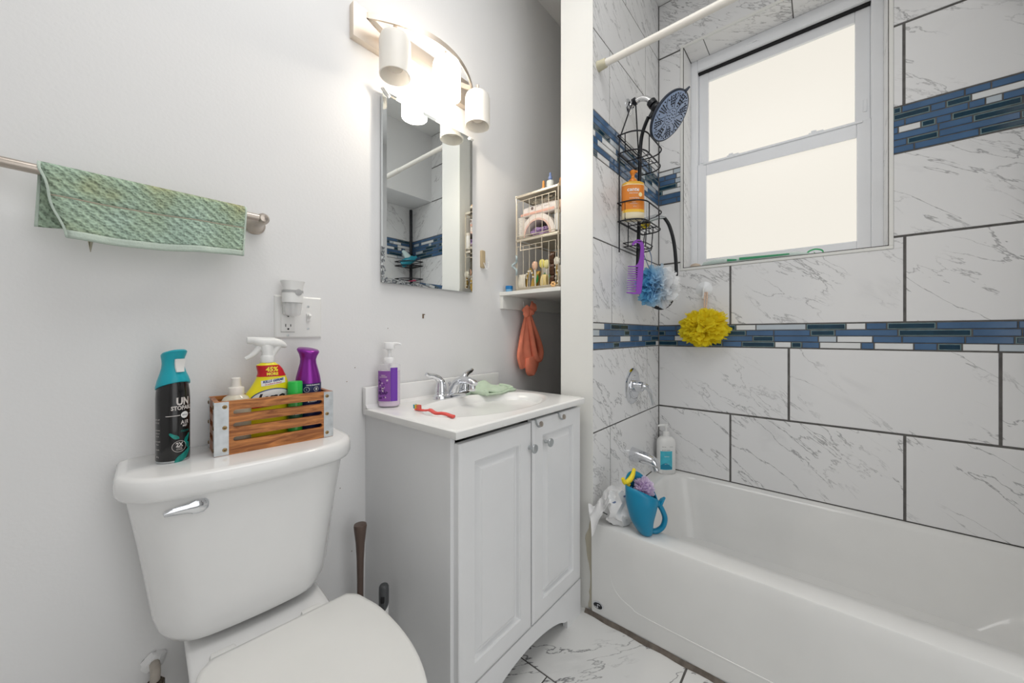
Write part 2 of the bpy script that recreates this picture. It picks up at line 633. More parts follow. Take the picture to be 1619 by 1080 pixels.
# reveals lined with the same tile
tile(mb, (XW, XI, OZ0 + 0.004, OZ1 - 0.004), lambda u, v, h: (u, OY1 - h, v), 1, seed=31)
tile(mb, (XW, XI, OZ0 + 0.004, OZ1 - 0.004), lambda u, v, h: (u, OY0 + h, v), 1, seed=32)
tile(mb, (OY0 + 0.004, OY0 + 0.28, XW, XI), lambda u, v, h: (v, u, OZ1 - h), 1, seed=33)
tile(mb, (OY0 + 0.284, OY1 - 0.09, XW, XI), lambda u, v, h: (v, u, OZ1 - h), 1, seed=34)
tile(mb, (OY1 - 0.087, OY1 - 0.004, XW, XI), lambda u, v, h: (v, u, OZ1 - h), 1, seed=36)
tile(mb, (OY0 + 0.004, OY1 - 0.004, XW, XI), lambda u, v, h: (v, u, OZ0 + h), 1, seed=35)
struct('wall_right', mb, TM, ang=0, muv=True)
# white tile-edge trim round the opening
mb = MB()
t = 0.012
for a, b in (((XW - 0.006, OY0 - t, OZ0 - t), (XW + 0.004, OY1 + t, OZ0)), ((XW - 0.006, OY0 - t, OZ1), (XW + 0.004, OY1 + t, OZ1 + t)),
             ((XW - 0.006, OY0 - t, OZ0), (XW + 0.004, OY0, OZ1)), ((XW - 0.006, OY1, OZ0), (XW + 0.004, OY1 + t, OZ1))):
    mb.span(a, b, 0.0015, 1)
mb.mi = 1
for a, b in (((XW - 0.0045, OY0, OZ0), (XW + 0.006, OY1, OZ0 + 0.003)), ((XW - 0.0045, OY1 - 0.002, OZ0), (XW + 0.006, OY1, OZ1)), ((XW - 0.0045, OY0, OZ0), (XW + 0.006, OY0 + 0.002, OZ1))):
    mb.span(a, b)
struct('trim_1', mb, ['paint_trim', 'grout'], ang=0)

# the wing wall with the shower plumbing: painted end and back, tiled front
mb = MB()
mb.mi = 0
mb.span((XE, YT, -0.05), (XW, YT + 0.13, ZC))
tiled(mb, XE + 0.003, XW, [1.351, 1.747, 1.365, 1.74, 1.346, 1.725, 1.5], lambda u, v, h: (u, YT - h, v), W=0.545, seed=8)
mb.mi = 9
mb.span((XE + 0.004, YT - 0.0008, 0.0), (XW, YT, ZC))
mb.mi = 7
mb.span((XE + 0.0005, YT - 0.004, 0.0), (XE + 0.004, YT, ZC))
# flaked plaster beside the tub apron
mb.mi = 8
pr = random.Random(2)
zs = [0.012 + 0.316 * i / 22 for i in range(23)]
wid = [0.012, 0.014, 0.010, 0.008, 0.010, 0.006, 0.003, 0.002, 0.003, 0.005, 0.008, 0.011, 0.014, 0.017, 0.019, 0.021, 0.022, 0.024, 0.022, 0.018, 0.012, 0.007, 0.003]
ol = [(YT - 0.001, z) for z in zs] + [(YT + w + pr.uniform(-0.002, 0.002), z) for z, w in reversed(list(zip(zs, wid)))]
mb.prism(ol, XE - 0.0015, XE + 0.0005, axis=0)
struct('wall_center', mb, ['paint_trim'] + TM[1:] + ['paint_trim', 'peel', 'grout'], ang=0, muv=True)
# the tiled wall at the foot of the tub with the boxed soffit (seen in the mirror)
mb = MB()
mb.mi = 0
mb.span((XE, YF - 0.13, -0.05), (XW, YF, ZC))
tiled(mb, XE, XW, [1.6, 1.35, 1.78, 1.5], lambda u, v, h: (u, YF + h, v), seed=12)
struct('wall_foot', mb, TM, ang=0, muv=True)
mb = MB(); mb.span((XE, YF, 2.11), (XW, -0.40, ZC)); struct('trim_2', mb, 'paint', ang=0)
# caulk along the tub
mb = MB()
mb.grid(lambda u, v: (1.19 - 0.010 * (1 - v) + 0.002 * math.sin(u * 70), 0.655 - 1.335 * u, 0.0005 + 0.012 * v), 60, 2)
struct('trim_3', mb, 'caulk')
mb = MB(); mb.tube([(XW - 0.003, YT - 0.003, 0.34), (XW - 0.003, YT - 0.003, ZC)], 0.0032, 6); struct('trim_4', mb, 'grout')

# ------------------------------------------------------------------ the window
w = thing('window_1', '', '')
del w['label'], w['category']
w['kind'] = 'structure'
FO = dict(parent=w, ang=0)


def framebox(mb, y0, y1, z0, z1, x0, x1, wl, wr, wb, wt, bev=0.003):
    mb.span((x0, y1 - wl, z0), (x1, y1, z1), bev); mb.span((x0, y0, z0), (x1, y0 + wr, z1), bev)
    mb.span((x0, y0 + wr, z0), (x1, y1 - wl, z0 + wb), bev); mb.span((x0, y0 + wr, z1 - wt), (x1, y1 - wl, z1), bev)


mb = MB()
framebox(mb, OY0, OY1, OZ0, OZ1, XI, 2.11, 0.032, 0.036, 0.02, 0.052)
mb.span((2.036, OY0 + 0.036, OZ1 - 0.055), (2.10, OY1 - 0.032, OZ1 - 0.05))
mb.mi = 1
mb.span((2.052, OY0 + 0.036, OZ1 - 0.064), (2.10, OY1 - 0.032, OZ1 - 0.053)); mb.span((2.045, OY0 + 0.036, OZ1 - 0.0535), (2.052, OY1 - 0.032, OZ1 - 0.0515))
mb.build('window_frame', ['vinyl', 'gap'], w, ang=0)
s1 = MB(); framebox(s1, OY0 + 0.036, OY1 - 0.032, 1.815, OZ1 - 0.062, 2.068, 2.10, 0.044, 0.046, 0.05, 0.045)
s1 = s1.build('upper_sash', 'vinyl', w, ang=0)
s2 = MB(); framebox(s2, OY0 + 0.036, OY1 - 0.032, OZ0 + 0.02, 1.862, 2.04, 2.066, 0.04, 0.042, 0.038, 0.062)
s2.span((2.034, OY0 + 0.06, 1.852), (2.042, OY1 - 0.06, 1.862), 0.002)
s2.span((2.036, OY0 + 0.08, 1.797), (2.042, OY1 - 0.075, 1.802), 0.001)
s2 = s2.build('lower_sash', 'vinyl', w, ang=0)
mb = MB(); mb.span((2.082, OY0 + 0.078, 1.86), (2.086, OY1 - 0.072, OZ1 - 0.104)); mb.build('pane', 'pane', s1, ang=0)
mb = MB(); mb.span((2.052, OY0 + 0.074, OZ0 + 0.055), (2.056, OY1 - 0.068, 1.802)); mb.build('pane', 'pane', s2, ang=0)
for yy in (0.02, 0.33):
    mb = MB(); mb.box((2.05, yy, 1.866), (0.018, 0.05, 0.008), 0.002); mb.box((2.047, yy + 0.008, 1.873), (0.01, 0.018, 0.008), 0.002); mb.build('sash_lock', 'vinyl', s2, ang=0)
for yy, zz in ((OY0 + 0.052, 1.93), (OY1 - 0.05, 1.90)):
    mb = MB(); mb.box((2.067, yy, zz), (0.004, 0.012, 0.05), 0.0015); mb.build('tilt_latch', 'vinyl', s1, ang=0)
mb = MB(); mb.box((2.034, 0.25, OZ1 - 0.028), (0.004, 0.055, 0.006), 0.001); mb.box((2.033, 0.24, OZ1 - 0.026), (0.005, 0.02, 0.010), 0.001); mb.build('night_latch', 'vinyl', w, ang=0)

# ------------------------------------------------------------------ bathtub
tub = thing('bathtub', 'white enamelled alcove bathtub with straight apron below the tiled window wall', 'bathtub', (1.548, -0.0, 0))
mb = MB()
TX0, TX1, TY0, TY1, TZ = 1.19, 1.904, YF + 0.004, 0.632, 0.334
n = 64
cx, cy = (TX0 + TX1) / 2, (TY0 + TY1) / 2


def trect(x0, x1, y0, y1, z, r):
    pts = []
    for ax, ay, a0 in ((x1 - r, y1 - r, 0), (x0 + r, y1 - r, 90), (x0 + r, y0 + r, 180), (x1 - r, y0 + r, 270)):
        for k in range(9):
            a = math.radians(a0 + 90 * k / 8)
            pts.append((ax + r * math.cos(a) - 1.548, ay + r * math.sin(a), z))
    return pts


rings = [trect(TX0 + 0.004, TX1, TY0, TY1, 0.0, 0.004), trect(TX0, TX1, TY0, TY1, 0.02, 0.004), trect(TX0 - 0.003, TX1, TY0, TY1, TZ - 0.05, 0.004), trect(TX0 - 0.004, TX1, TY0, TY1, TZ - 0.008, 0.004),
         trect(TX0 - 0.002, TX1, TY0, TY1, TZ - 0.0025, 0.004), trect(TX0 + 0.003, TX1, TY0, TY1, TZ, 0.004),
         trect(TX0 + 0.080, TX1 - 0.012, TY0 + 0.05, TY1 - 0.060, TZ, 0.10), trect(TX0 + 0.083, TX1 - 0.018, TY0 + 0.056, TY1 - 0.066, TZ - 0.003, 0.105),
         trect(TX0 + 0.085, TX1 - 0.030, TY0 + 0.066, TY1 - 0.074, TZ - 0.018, 0.11), trect(TX0 + 0.098, TX1 - 0.062, TY0 + 0.15, TY1 - 0.10, 0.16, 0.12),
         trect(TX0 + 0.125, TX1 - 0.10, TY0 + 0.22, TY1 - 0.12, 0.085, 0.12), trect(TX0 + 0.20, TX1 - 0.17, TY0 + 0.30, TY1 - 0.19, 0.07, 0.12)]
mb.loft(rings)
mb.build('tub_shell', 'enamel', tub, ang=40)
# raised outline pressed into the apron
mb = MB()
ol = spline([(0, 0.57, 0.30), (0, 0.565, 0.20), (0, 0.545, 0.13), (0, 0.49, 0.095), (0, 0.36, 0.08), (0, -0.45, 0.075)], 8)
mb.tube([(TX0 - 1.548 + 0.0005, y, z) for _, y, z in ol], 0.0026, 6)
mb.build('apron_moulding', 'enamel', tub)
mb = MB()
mb.M = Matrix.Translation((TX0 - 1.548 - 0.001, 0.604, 0.045)) @ Matrix.Rotation(math.radians(90), 4, 'Y')
mb.lathe([(0.020, 0.0), (0.020, -0.002), (0.017, -0.003)], n=28, sx=0.62)
mb.mi = 1
mb.lathe([(0.0165, -0.0032), (0.0165, -0.0036)], n=28, sx=0.6)
mb.mi = 0
mb.tube(spline([(0.004, 0.010, -0.0045), (0.006, 0.0, -0.0045), (0.0, 0.0, -0.0045), (-0.006, 0.0, -0.0045), (-0.004, -0.010, -0.0045)], 5), 0.0016, 6)
o = mb.build('maker_badge', ['chrome', 'black'], tub)
o['label'] = 'small oval chrome badge'

# ------------------------------------------------------------------ toilet
toi = thing('toilet', 'white two-piece toilet with closed seat lid standing left of the vanity', 'toilet', (0.27, 1.066, 0), -4.8)


def bowed(a, dep, bow, r, z, y0=0.0, n=7, dx=0.0):
    """rounded rectangle with a bowed front; back at y0, front towards -y"""
    pts = []
    for ax, ay, a0 in ((a - r * 0.3, y0 - r * 0.3, 0), (-a + r * 0.3, y0 - r * 0.3, 90), (-a + r, y0 - dep + r, 180), (a - r, y0 - dep + r, 270)):
        rr = r * 0.3 if a0 < 180 else r
        for k in range(n + 1):
            t = math.radians(a0 + 90 * k / n)
            pts.append([ax + rr * math.cos(t), ay + rr * math.sin(t)])
        if a0 == 180:
            for k in range(1, 10):
                pts.append([(-a + r) + (2 * a - 2 * r) * k / 10, y0 - dep])
    out = []
    for x, y in pts:
        f = max(0.0, min(1.0, (y0 - y) / dep))
        out.append((x + dx, y - bow * (1 - min(1, abs(x) / a) ** 2.2) * f ** 3, z))
    return out


TDX = -0.012
mb = MB()
mb.loft([bowed(*q, dx=TDX) for q in ((0.10, 0.115, 0.012, 0.05, 0.408, -0.016), (0.125, 0.138, 0.014, 0.055, 0.410, -0.008), (0.141, 0.150, 0.016, 0.06, 0.418, -0.005), (0.150, 0.157, 0.017, 0.066, 0.434, -0.003), (0.157, 0.160, 0.018, 0.07, 0.46, -0.002),
                                         (0.176, 0.163, 0.022, 0.07, 0.60, -0.002), (0.194, 0.165, 0.026, 0.07, 0.712, -0.002))])
tank = mb.build('tank', 'porcelain', toi, ang=50)
mb = MB()
mb.loft([bowed(*q, dx=TDX) for q in ((0.193, 0.170, 0.032, 0.055, 0.703), (0.202, 0.177, 0.034, 0.06, 0.706), (0.206, 0.180, 0.035, 0.062, 0.714), (0.206, 0.180, 0.035, 0.062, 0.730),
                                         (0.2045, 0.1785, 0.0345, 0.061, 0.7415), (0.200, 0.174, 0.034, 0.058, 0.7462), (0.192, 0.167, 0.032, 0.055, 0.7475))])
mb.build('tank_lid', 'porcelain', toi, ang=50)
mb = MB()
mb.M = Matrix.Translation((-0.106, -0.174, 0.681)) @ Matrix.Rotation(math.radians(6), 4, 'Y')
mb.tube([(0, 0.004, 0), (0, -0.012, 0)], [0.016, 0.013], 20)
mb.loft([[(x0, y0 + 0.004 * math.cos(t), z0 + h * math.sin(t)) for t in [2 * math.pi * k / 14 for k in range(14)]] for x0, y0, z0, h in
         ((0.014, -0.012, 0.001, 0.008), (0.008, -0.016, 0.001, 0.0125), (-0.006, -0.017, 0.0, 0.0125), (-0.016, -0.018, 0.0, 0.009), (-0.034, -0.020, -0.001, 0.0070), (-0.047, -0.021, -0.002, 0.0055), (-0.049, -0.021, -0.002, 0.002))])
mb.build('flush_lever', 'chrome', tank, ang=50)


def egg(L, wmax, back, z, y0, sc=1.0, n=20):
    ts = [(0, back), (0.04, back + 0.016), (0.1, wmax - 0.014), (0.22, wmax - 0.003), (0.4, wmax), (0.56, wmax - 0.006), (0.7, wmax - 0.022), (0.82, wmax - 0.048), (0.91, wmax - 0.08), (0.97, wmax - 0.115), (1.0, 0.0)]
    half = spline([(a, b, 0) for a, b in ts], 4)
    r = [(max(0.0, b), -a * L) for a, b, _ in half]
    pts = r + [(-x, y) for x, y in reversed(r[:-1])]
    cy = -L * 0.48
    return [(x * sc * 1.04 + 0.024, y0 + cy + (y - cy) * sc, z) for x, y in pts]


mb = MB()
L = 0.435
mb.loft([egg(L, 0.150, 0.112, 0.405, -0.238, 0.985), egg(L, 0.152, 0.114, 0.409, -0.238), egg(L, 0.152, 0.114, 0.417, -0.238), egg(L, 0.152, 0.114, 0.421, -0.238, 0.985), egg(L, 0.152, 0.114, 0.4235, -0.238, 0.94), egg(L, 0.152, 0.114, 0.426, -0.238, 0.6)])
lid = mb.build('seat_lid', 'seat_w', toi, ang=50)
mb = MB()
mb.loft([egg(L, 0.149, 0.108, 0.388, -0.24, 0.97), egg(L, 0.150, 0.110, 0.392, -0.24), egg(L, 0.150, 0.110, 0.403, -0.24), egg(L, 0.150, 0.110, 0.4045, -0.24, 0.98)])
mb.build('seat', 'seat_w', toi, ang=50)
for x in (-0.075, 0.075):
    mb = MB(); mb.box((x, -0.229, 0.405), (0.04, 0.026, 0.022), 0.006); mb.build('seat_hinge', 'seat_w', toi)
mb = MB()
mb.loft([ell(0, -0.40, 0.095, 0.185, 0.0, 40, 2.4), ell(0, -0.40, 0.10, 0.19, 0.02, 40, 2.4), ell(0, -0.39, 0.088, 0.175, 0.06, 40, 2.3), ell(0, -0.40, 0.10, 0.19, 0.20, 40, 2.2), ell(0, -0.43, 0.135, 0.215, 0.32, 40, 2.1), ell(0, -0.44, 0.147, 0.222, 0.375, 40, 2.1), ell(0, -0.44, 0.148, 0.223, 0.386, 40, 2.1)])
mb.loft([bowed(0.10, 0.28, 0.0, 0.04, 0.12, -0.03), bowed(0.112, 0.30, 0.0, 0.04, 0.28, -0.012), bowed(0.121, 0.32, 0.0, 0.04, 0.375, -0.006), bowed(0.122, 0.32, 0.0, 0.04, 0.389, -0.005), bowed(0.116, 0.31, 0.0, 0.04, 0.396, -0.01)])
mb.loft([bowed(0.09, 0.09, 0.0, 0.03, 0.385, -0.02), bowed(0.09, 0.09, 0.0, 0.03, 0.409, -0.02)])
mb.build('bowl', 'porcelain', toi, ang=50)
mb = MB(); mb.tube([(-0.108, -0.10, 0.412), (-0.108, -0.10, 0.392)], 0.006, 8); mb.build('tank_bolt', 'black', toi)

# water supply stub below the tank
sup = thing('water_supply_pipe', 'paint-smeared water supply pipe leaving the wall at the bottom left of the toilet', 'pipe', (0.107, YM, 0.30))
mb = MB()
pr = random.Random(5)
rings = []
for r, y in ((0.019, 0.0), (0.020, -0.003), (0.014, -0.007), (0.010, -0.011)):
    rings.append([(r * (1 + pr.uniform(-0.18, 0.18)) * math.cos(2 * math.pi * k / 18), y, 0.012 + r * (1 + pr.uniform(-0.18, 0.18)) * math.sin(2 * math.pi * k / 18)) for k in range(18)])
mb.loft(rings)
mb.build('escutcheon', 'paint', sup, ang=25)
mb = MB(); mb.tube(spline([(0, -0.004, 0.012), (0, -0.025, 0.004), (-0.002, -0.035, -0.02), (-0.003, -0.036, -0.10), (-0.004, -0.036, -0.295)], 5), 0.0085, 10)
mb.build('pipe', pm('smeared_pipe', (182, 174, 164), 0.5, bump=0.4, bscale=120, var=0.15, vscale=60), sup)
mb = MB(); mb.lathe([(0.013, -0.030), (0.0155, -0.027), (0.0155, -0.014), (0.012, -0.010)], (-0.002, -0.034, 0), 8); mb.lathe([(0.010, -0.06), (0.010, -0.03)], (-0.002, -0.034, 0), 10)
mb.build('coupling_nut', pm('tarnished_brass', (92, 82, 70), 0.45, metal=0.7, var=0.3, vscale=90), sup, ang=30)

# ------------------------------------------------------------------ plunger and toilet brush in the gap beside the vanity
pl = thing('plunger', 'plunger with flared brown handle standing in the corner between toilet and vanity', 'plunger', (0.520, 1.0, 0))
mb = MB(); mb.lathe([(0.0085, 0.06), (0.0085, 0.30), (0.0095, 0.36), (0.012, 0.41), (0.0165, 0.448), (0.0175, 0.458), (0.0165, 0.463), (0.012, 0.4645)], n=24)
mb.build('handle', pm('brown_handle', (96, 80, 72), 0.4), pl, ang=60)
mb = MB(); mb.lathe([(0.050, 0.0), (0.055, 0.012), (0.050, 0.04), (0.030, 0.065), (0.014, 0.075), (0.012, 0.09)], n=28)
mb.build('rubber_cup', pm('brown_rubber', (70, 54, 46), 0.6), pl, ang=60)
br = thing('toilet_brush', 'white toilet brush with dark grey grip tip leaning by the side of the vanity', 'brush', (0.537, 0.905, 0))
mb = MB(); mb.lathe([(0.0125, 0.10), (0.0125, 0.275), (0.0125, 0.285)], n=24)
mb.build('handle', 'plastic_w', br, ang=40)
mb = MB()
rings = []
for zz, r in ((0.0, 0.0131), (0.02, 0.0131), (0.034, 0.0131), (0.045, 0.0125), (0.050, 0.0105), (0.052, 0.006)):
    rings.append([(r * math.cos(2 * math.pi * k / 24), r * math.sin(2 * math.pi * k / 24), 0.274 + zz + (max(0, 1 - zz / 0.03)) * (-0.014 * (0.35 + math.cos(2 * math.pi * k / 24 + 2.9)))) for k in range(24)])
mb.loft(rings)
gp = mb.build('grip', pm('dark_grey_plastic', (74, 76, 78), 0.35), br, ang=60)
mb = MB(); mb.M = Matrix.Translation((-0.0095, -0.0095, 0.292)) @ Matrix.Rotation(math.radians(45), 4, 'Z'); mb.box((0, 0, 0), (0.006, 0.010, 0.016), 0.002); mb.build('hang_slot', 'gap', gp)
mb = MB(); mb.lathe([(0.036, 0.0), (0.039, 0.004), (0.036, 0.10), (0.030, 0.118), (0.014, 0.122)], n=28); mb.build('holder', 'plastic_w', br, ang=40)

# ------------------------------------------------------------------ vanity
van = thing('vanity_cabinet', 'white vanity cabinet with two raised-panel doors under the sink top', 'cabinet', (0.872, 0.87, 0))
VX0, VX1, VY0, VY1 = 0.578, 1.166, 0.680, 1.0797


def vl(p):
    return (p[0] - 0.872, p[1] - 0.87, p[2])


mb = MB()
mb.span(vl((VX0, VY0, 0)), vl((VX0 + 0.014, VY1, 0.752)))
mb.span(vl((VX1 - 0.014, VY0, 0)), vl((VX1, VY1, 0.752)))
mb.span(vl((VX0 + 0.014, VY1 - 0.01, 0.05)), vl((VX1 - 0.014, VY1, 0.752)))
mb.span(vl((VX0 + 0.014, VY0, 0.10)), vl((VX1 - 0.014, VY1 - 0.01, 0.115)))
mb.span(vl((VX0 + 0.014, VY0 + 0.001, 0.115)), vl((VX1 - 0.014, VY0 + 0.012, 0.70)))
mb.build('carcass', 'cabinet', van, ang=0)
# arched plinth board with a chamfered upper lip
mb = MB()
ol = [(VX0, 0.0), (VX0, 0.126), (VX1, 0.126), (VX1, 0.0), (VX1 - 0.088, 0.0), (VX1 - 0.088, 0.026), (VX1 - 0.106, 0.031)]
for k in range(1, 16):
    t = k / 16
    x = (VX1 - 0.106) + (VX0 + 0.106 - (VX1 - 0.106)) * t
    ol.append((x, 0.031 + 0.043 * (4 * t * (1 - t)) ** 0.8))
ol += [(VX0 + 0.106, 0.031), (VX0 + 0.088, 0.026), (VX0 + 0.088, 0.0)]
mb.prism([(a - 0.872, b) for a, b in ol], 0.662 - 0.87, VY0 - 0.87)
mb.build('plinth', 'cabinet', van, ang=0)


def door(x0, x1, z0, z1, kx):
    mb = MB()

    def rg(ix, iz, y):
        return [(x0 + ix - 0.872, y - 0.87, z0 + iz), (x1 - ix - 0.872, y - 0.87, z0 + iz), (x1 - ix - 0.872, y - 0.87, z1 - iz), (x0 + ix - 0.872, y - 0.87, z1 - iz)]
    f = 0.660
    mb.loft([rg(0, 0, VY0), rg(0, 0, f + 0.004), rg(0.002, 0.002, f + 0.002), rg(0.010, 0.010, f), rg(0.050, 0.052, f), rg(0.0525, 0.0545, f + 0.004), rg(0.0545, 0.0565, f + 0.0042), rg(0.0575, 0.0595, f + 0.0125),
             rg(0.062, 0.064, f + 0.0135), rg(0.0755, 0.0775, f + 0.004), rg(0.0775, 0.0795, f + 0.0032), rg(0.0785, 0.0805, f + 0.0018), rg(0.081, 0.083, f + 0.0014)])
    d = mb.build('door', 'cabinet', van, ang=0)
    mb = MB()
    mb.M = Matrix.Translation((kx - 0.872, f - 0.87, 0.667)) @ Matrix.Rotation(math.radians(90), 4, 'X')
    mb.lathe([(0.006, 0.0), (0.005, 0.003), (0.0045, 0.012), (0.008, 0.015), (0.0125, 0.018), (0.0135, 0.0205), (0.0125, 0.0235), (0.0105, 0.0245), (0.0100, 0.0238), (0.0, 0.0245)], n=24)
    mb.build('knob', 'steel', d, ang=30)
    return d


d1 = door(0.589, 0.874, 0.130, 0.737, 0.862)
d2 = door(0.880, 1.165, 0.130, 0.742, 0.944)
for hx in (0.892, 1.018):
    hk = thing('over_door_hook', 'small metal hook over the right vanity door, %s' % ('nearer the door gap' if hx < 1 else 'nearer the tub'), 'hook', (hx, 0.660, 0.742), 0, 'hooks over the vanity door')
    mb = MB()
    mb.tube(spline([(0, 0.016, 0.0015), (0, 0.004, 0.0025), (0, -0.003, 0.001), (0, -0.005, -0.008), (0, -0.010, -0.016), (0, -0.019, -0.014), (0, -0.021, -0.007)], 4), 0.0034, 8, flat=0.5)
    mb.build('strap', 'steel', hk, ang=50)
    mb = MB(); mb.M = Matrix.Translation((0, -0.021, -0.008)) @ Matrix.Rotation(math.radians(80), 4, 'X'); mb.lathe([(0.008, 0), (0.008, 0.003), (0.006, 0.004)], n=18); mb.build('hook_tip', 'nickel', hk, ang=40)

# sink top: deck, bowl, backsplash in one piece
top = thing('sink_top', 'white cultured-marble sink top with oval bowl and backsplash on the vanity', 'sink', (0.868, 0.855, 0.777))
mb = MB()
CX0, CX1, CY0, CY1 = 0.566 - 0.868, 1.168 - 0.868, 0.646 - 0.855, 1.058 - 0.855
N_ = 64


def deck_ring(ix, z):
    """rectangle points aligned with the oval's rays"""
    out = []
    for i in range(N_):
        t = 2 * math.pi * i / N_
        c, s_ = math.cos(t), math.sin(t)
        x0, x1, y0, y1 = CX0 + ix, CX1 - ix, CY0 + ix, CY1 - ix
        k = min((x1 / c) if c > 1e-6 else ((x0 / c) if c < -1e-6 else 9), (y1 / s_) if s_ > 1e-6 else ((y0 / s_) if s_ < -1e-6 else 9))
        out.append([c * k, s_ * k, z])
    for xx in (CX0 + ix, CX1 - ix):
        for yy in (CY0 + ix, CY1 - ix):
            j = min(range(N_), key=lambda q: (out[q][0] - xx) ** 2 + (out[q][1] - yy) ** 2)
            out[j][0], out[j][1] = xx, yy
    return [tuple(p) for p in out]


bx, by = 0.0, -0.022
mb.loft([deck_ring(0.012, -0.024), deck_ring(0.002, -0.022), deck_ring(0.0, -0.019), deck_ring(0.0, -0.004), deck_ring(0.004, -0.0005), deck_ring(0.007, 0.0),
         ell(bx, by, 0.262, 0.158, 0.0, N_, 2.15), ell(bx, by, 0.255, 0.152, 0.0022, N_, 2.15), ell(bx, by, 0.245, 0.145, 0.0022, N_, 2.1), ell(bx, by, 0.236, 0.138, -0.003, N_), ell(bx, by, 0.222, 0.128, -0.018, N_), ell(bx, by, 0.20, 0.113, -0.05, N_),
         ell(bx, by, 0.16, 0.09, -0.085, N_), ell(bx, by, 0.10, 0.058, -0.108, N_), ell(bx, by, 0.02, 0.02, -0.114, N_)], cap0=True)
mb.build('deck', pm('cultured_marble', (242, 242, 240), 0.2, coat=0.1), top, ang=40)
mb = MB()
mb.span((CX0, CY1 - 0.002, -0.022), (CX1, CY1 + 0.018, 0.062), 0.004)
mb.loft([[(CX0, CY1 - 0.012, 0.0), (CX0, CY1, 0.012), (CX0, CY1 + 0.003, 0.0)], [(CX1, CY1 - 0.012, 0.0), (CX1, CY1, 0.012), (CX1, CY1 + 0.003, 0.0)]])
mb.build('backsplash', 'porcelain', top, ang=40)
mb = MB(); mb.lathe([(0.022, -0.1125), (0.021, -0.110), (0.014, -0.111), (0.012, -0.108), (0.0, -0.107)], (bx, by, 0), 24); mb.build('drain_stopper', 'chrome', top, ang=40)

# faucet
fau = thing('faucet', 'chrome two-handle centerset faucet at the back of the sink', 'faucet', (0.868, 1.008, 0.777))
mb = MB()
mb.loft([ell(0, 0, 0.080, 0.029, 0.0, 36, 2.8), ell(0, 0, 0.080, 0.029, 0.010, 36, 2.8), ell(0, 0, 0.076, 0.026, 0.017, 36, 2.8), ell(0, 0, 0.066, 0.020, 0.0195, 36, 2.6)])
body = mb.build('base', 'chrome', fau, ang=50)
mb = MB()
mb.loft([[(px, py, pz) for px, py, pz in [(w_ * math.cos(t), yy + d_ * math.sin(t) * ny, zz + d_ * math.sin(t) * nz) for t in [2 * math.pi * k / 20 for k in range(20)]]] for w_, d_, yy, zz, ny, nz in
         ((0.024, 0.022, -0.002, 0.015, 1.0, 0.0), (0.020, 0.020, -0.008, 0.032, 0.95, 0.35), (0.017, 0.016, -0.022, 0.052, 0.7, 0.7), (0.0155, 0.013, -0.05, 0.066, 0.35, 0.94), (0.0150, 0.0125, -0.085, 0.066, 0.0, 1.0), (0.0145, 0.012, -0.108, 0.058, -0.4, 0.9), (0.012, 0.009, -0.114, 0.055, -0.5, 0.85))])
mb.build('spout', 'chrome', fau, ang=50)
mb = MB(); mb.lathe([(0.011, 0.032), (0.0115, 0.034), (0.0115, 0.050), (0.010, 0.054)], (0, -0.100, 0), 20); mb.build('aerator', 'chrome', fau, ang=40)
for sg in (-1, 1):
    mb = MB()
    mb.lathe([(0.021, 0.014), (0.022, 0.018), (0.019, 0.024), (0.021, 0.026), (0.0195, 0.036), (0.0165, 0.052), (0.014, 0.062), (0.010, 0.069), (0.0, 0.072)], (sg * 0.053, 0, 0), 24)
    pts = spline([(sg * 0.053, 0, 0.055), (sg * 0.060, 0.002, 0.070), (sg * 0.078, 0.006, 0.080), (sg * 0.096, 0.010, 0.084), (sg * 0.108, 0.012, 0.091)], 6)
    mb.tube(pts, [0.0125 - 0.006 * k / (len(pts) - 1) if k < len(pts) - 1 else 0.003 for k in range(len(pts))], 12)
    mb.build('handle', 'chrome', fau, ang=50)
mb = MB(); mb.tube([(0, 0.018, 0.012), (0, 0.018, 0.045)], 0.0025, 8); mb.lathe([(0.003, 0.043), (0.006, 0.047), (0.006, 0.052), (0.002, 0.055)], (0, 0.018, 0), 14); mb.build('lift_rod', 'chrome', fau)

# ------------------------------------------------------------------ towel bar and green towel
tb = thing('towel_bar', 'brushed nickel towel bar on the wall at the upper left', 'towel bar', (0.09, YM, 1.276))
mb = MB(); mb.tube([(-0.205, -0.07, 0.003), (0.198, -0.07, -0.003)], 0.0085, 20); mb.build('bar', 'nickel', tb, ang=50)
for x in (-0.198, 0.196):
    mb = MB()
    mb.M = Matrix.Translation((x, 0, -0.003 if x > 0 else 0.003)) @ Matrix.Rotation(math.radians(90), 4, 'X')
    mb.lathe([(0.024, 0.0), (0.0245, 0.003), (0.0225, 0.006), (0.0215, 0.0065), (0.020, 0.010), (0.0155, 0.020), (0.0125, 0.032), (0.0120, 0.050), (0.0130, 0.062), (0.0125, 0.074), (0.008, 0.080), (0.0, 0.0815)], n=28)
    mb.build('bracket', 'nickel', tb, ang=40)

m, nt, N, L, b = newmat('green_terry')
at = N.new('ShaderNodeAttribute'); at.attribute_name = 'muv'
tc = N.new('ShaderNodeTexCoord')
n1 = N.new('ShaderNodeTexNoise'); n1.inputs['Scale'].default_value = 9.0; n1.inputs['Detail'].default_value = 3
L.new(tc.outputs['Object'], n1.inputs['Vector'])
r1 = N.new('ShaderNodeValToRGB')
for p, c in ((0.36, (166, 188, 172)), (0.50, (160, 180, 158)), (0.62, (162, 172, 138)), (0.74, (170, 164, 120))):
    e = r1.color_ramp.elements.new(p); e.color = (*lin(c), 1)
r1.color_ramp.elements.remove(r1.color_ramp.elements[0]); r1.color_ramp.elements.remove(r1.color_ramp.elements[-1])
L.new(n1.outputs['Fac'], r1.inputs['Fac'])
vo = N.new('ShaderNodeTexVoronoi'); vo.inputs['Scale'].default_value = 230.0
L.new(tc.outputs['Object'], vo.inputs['Vector'])
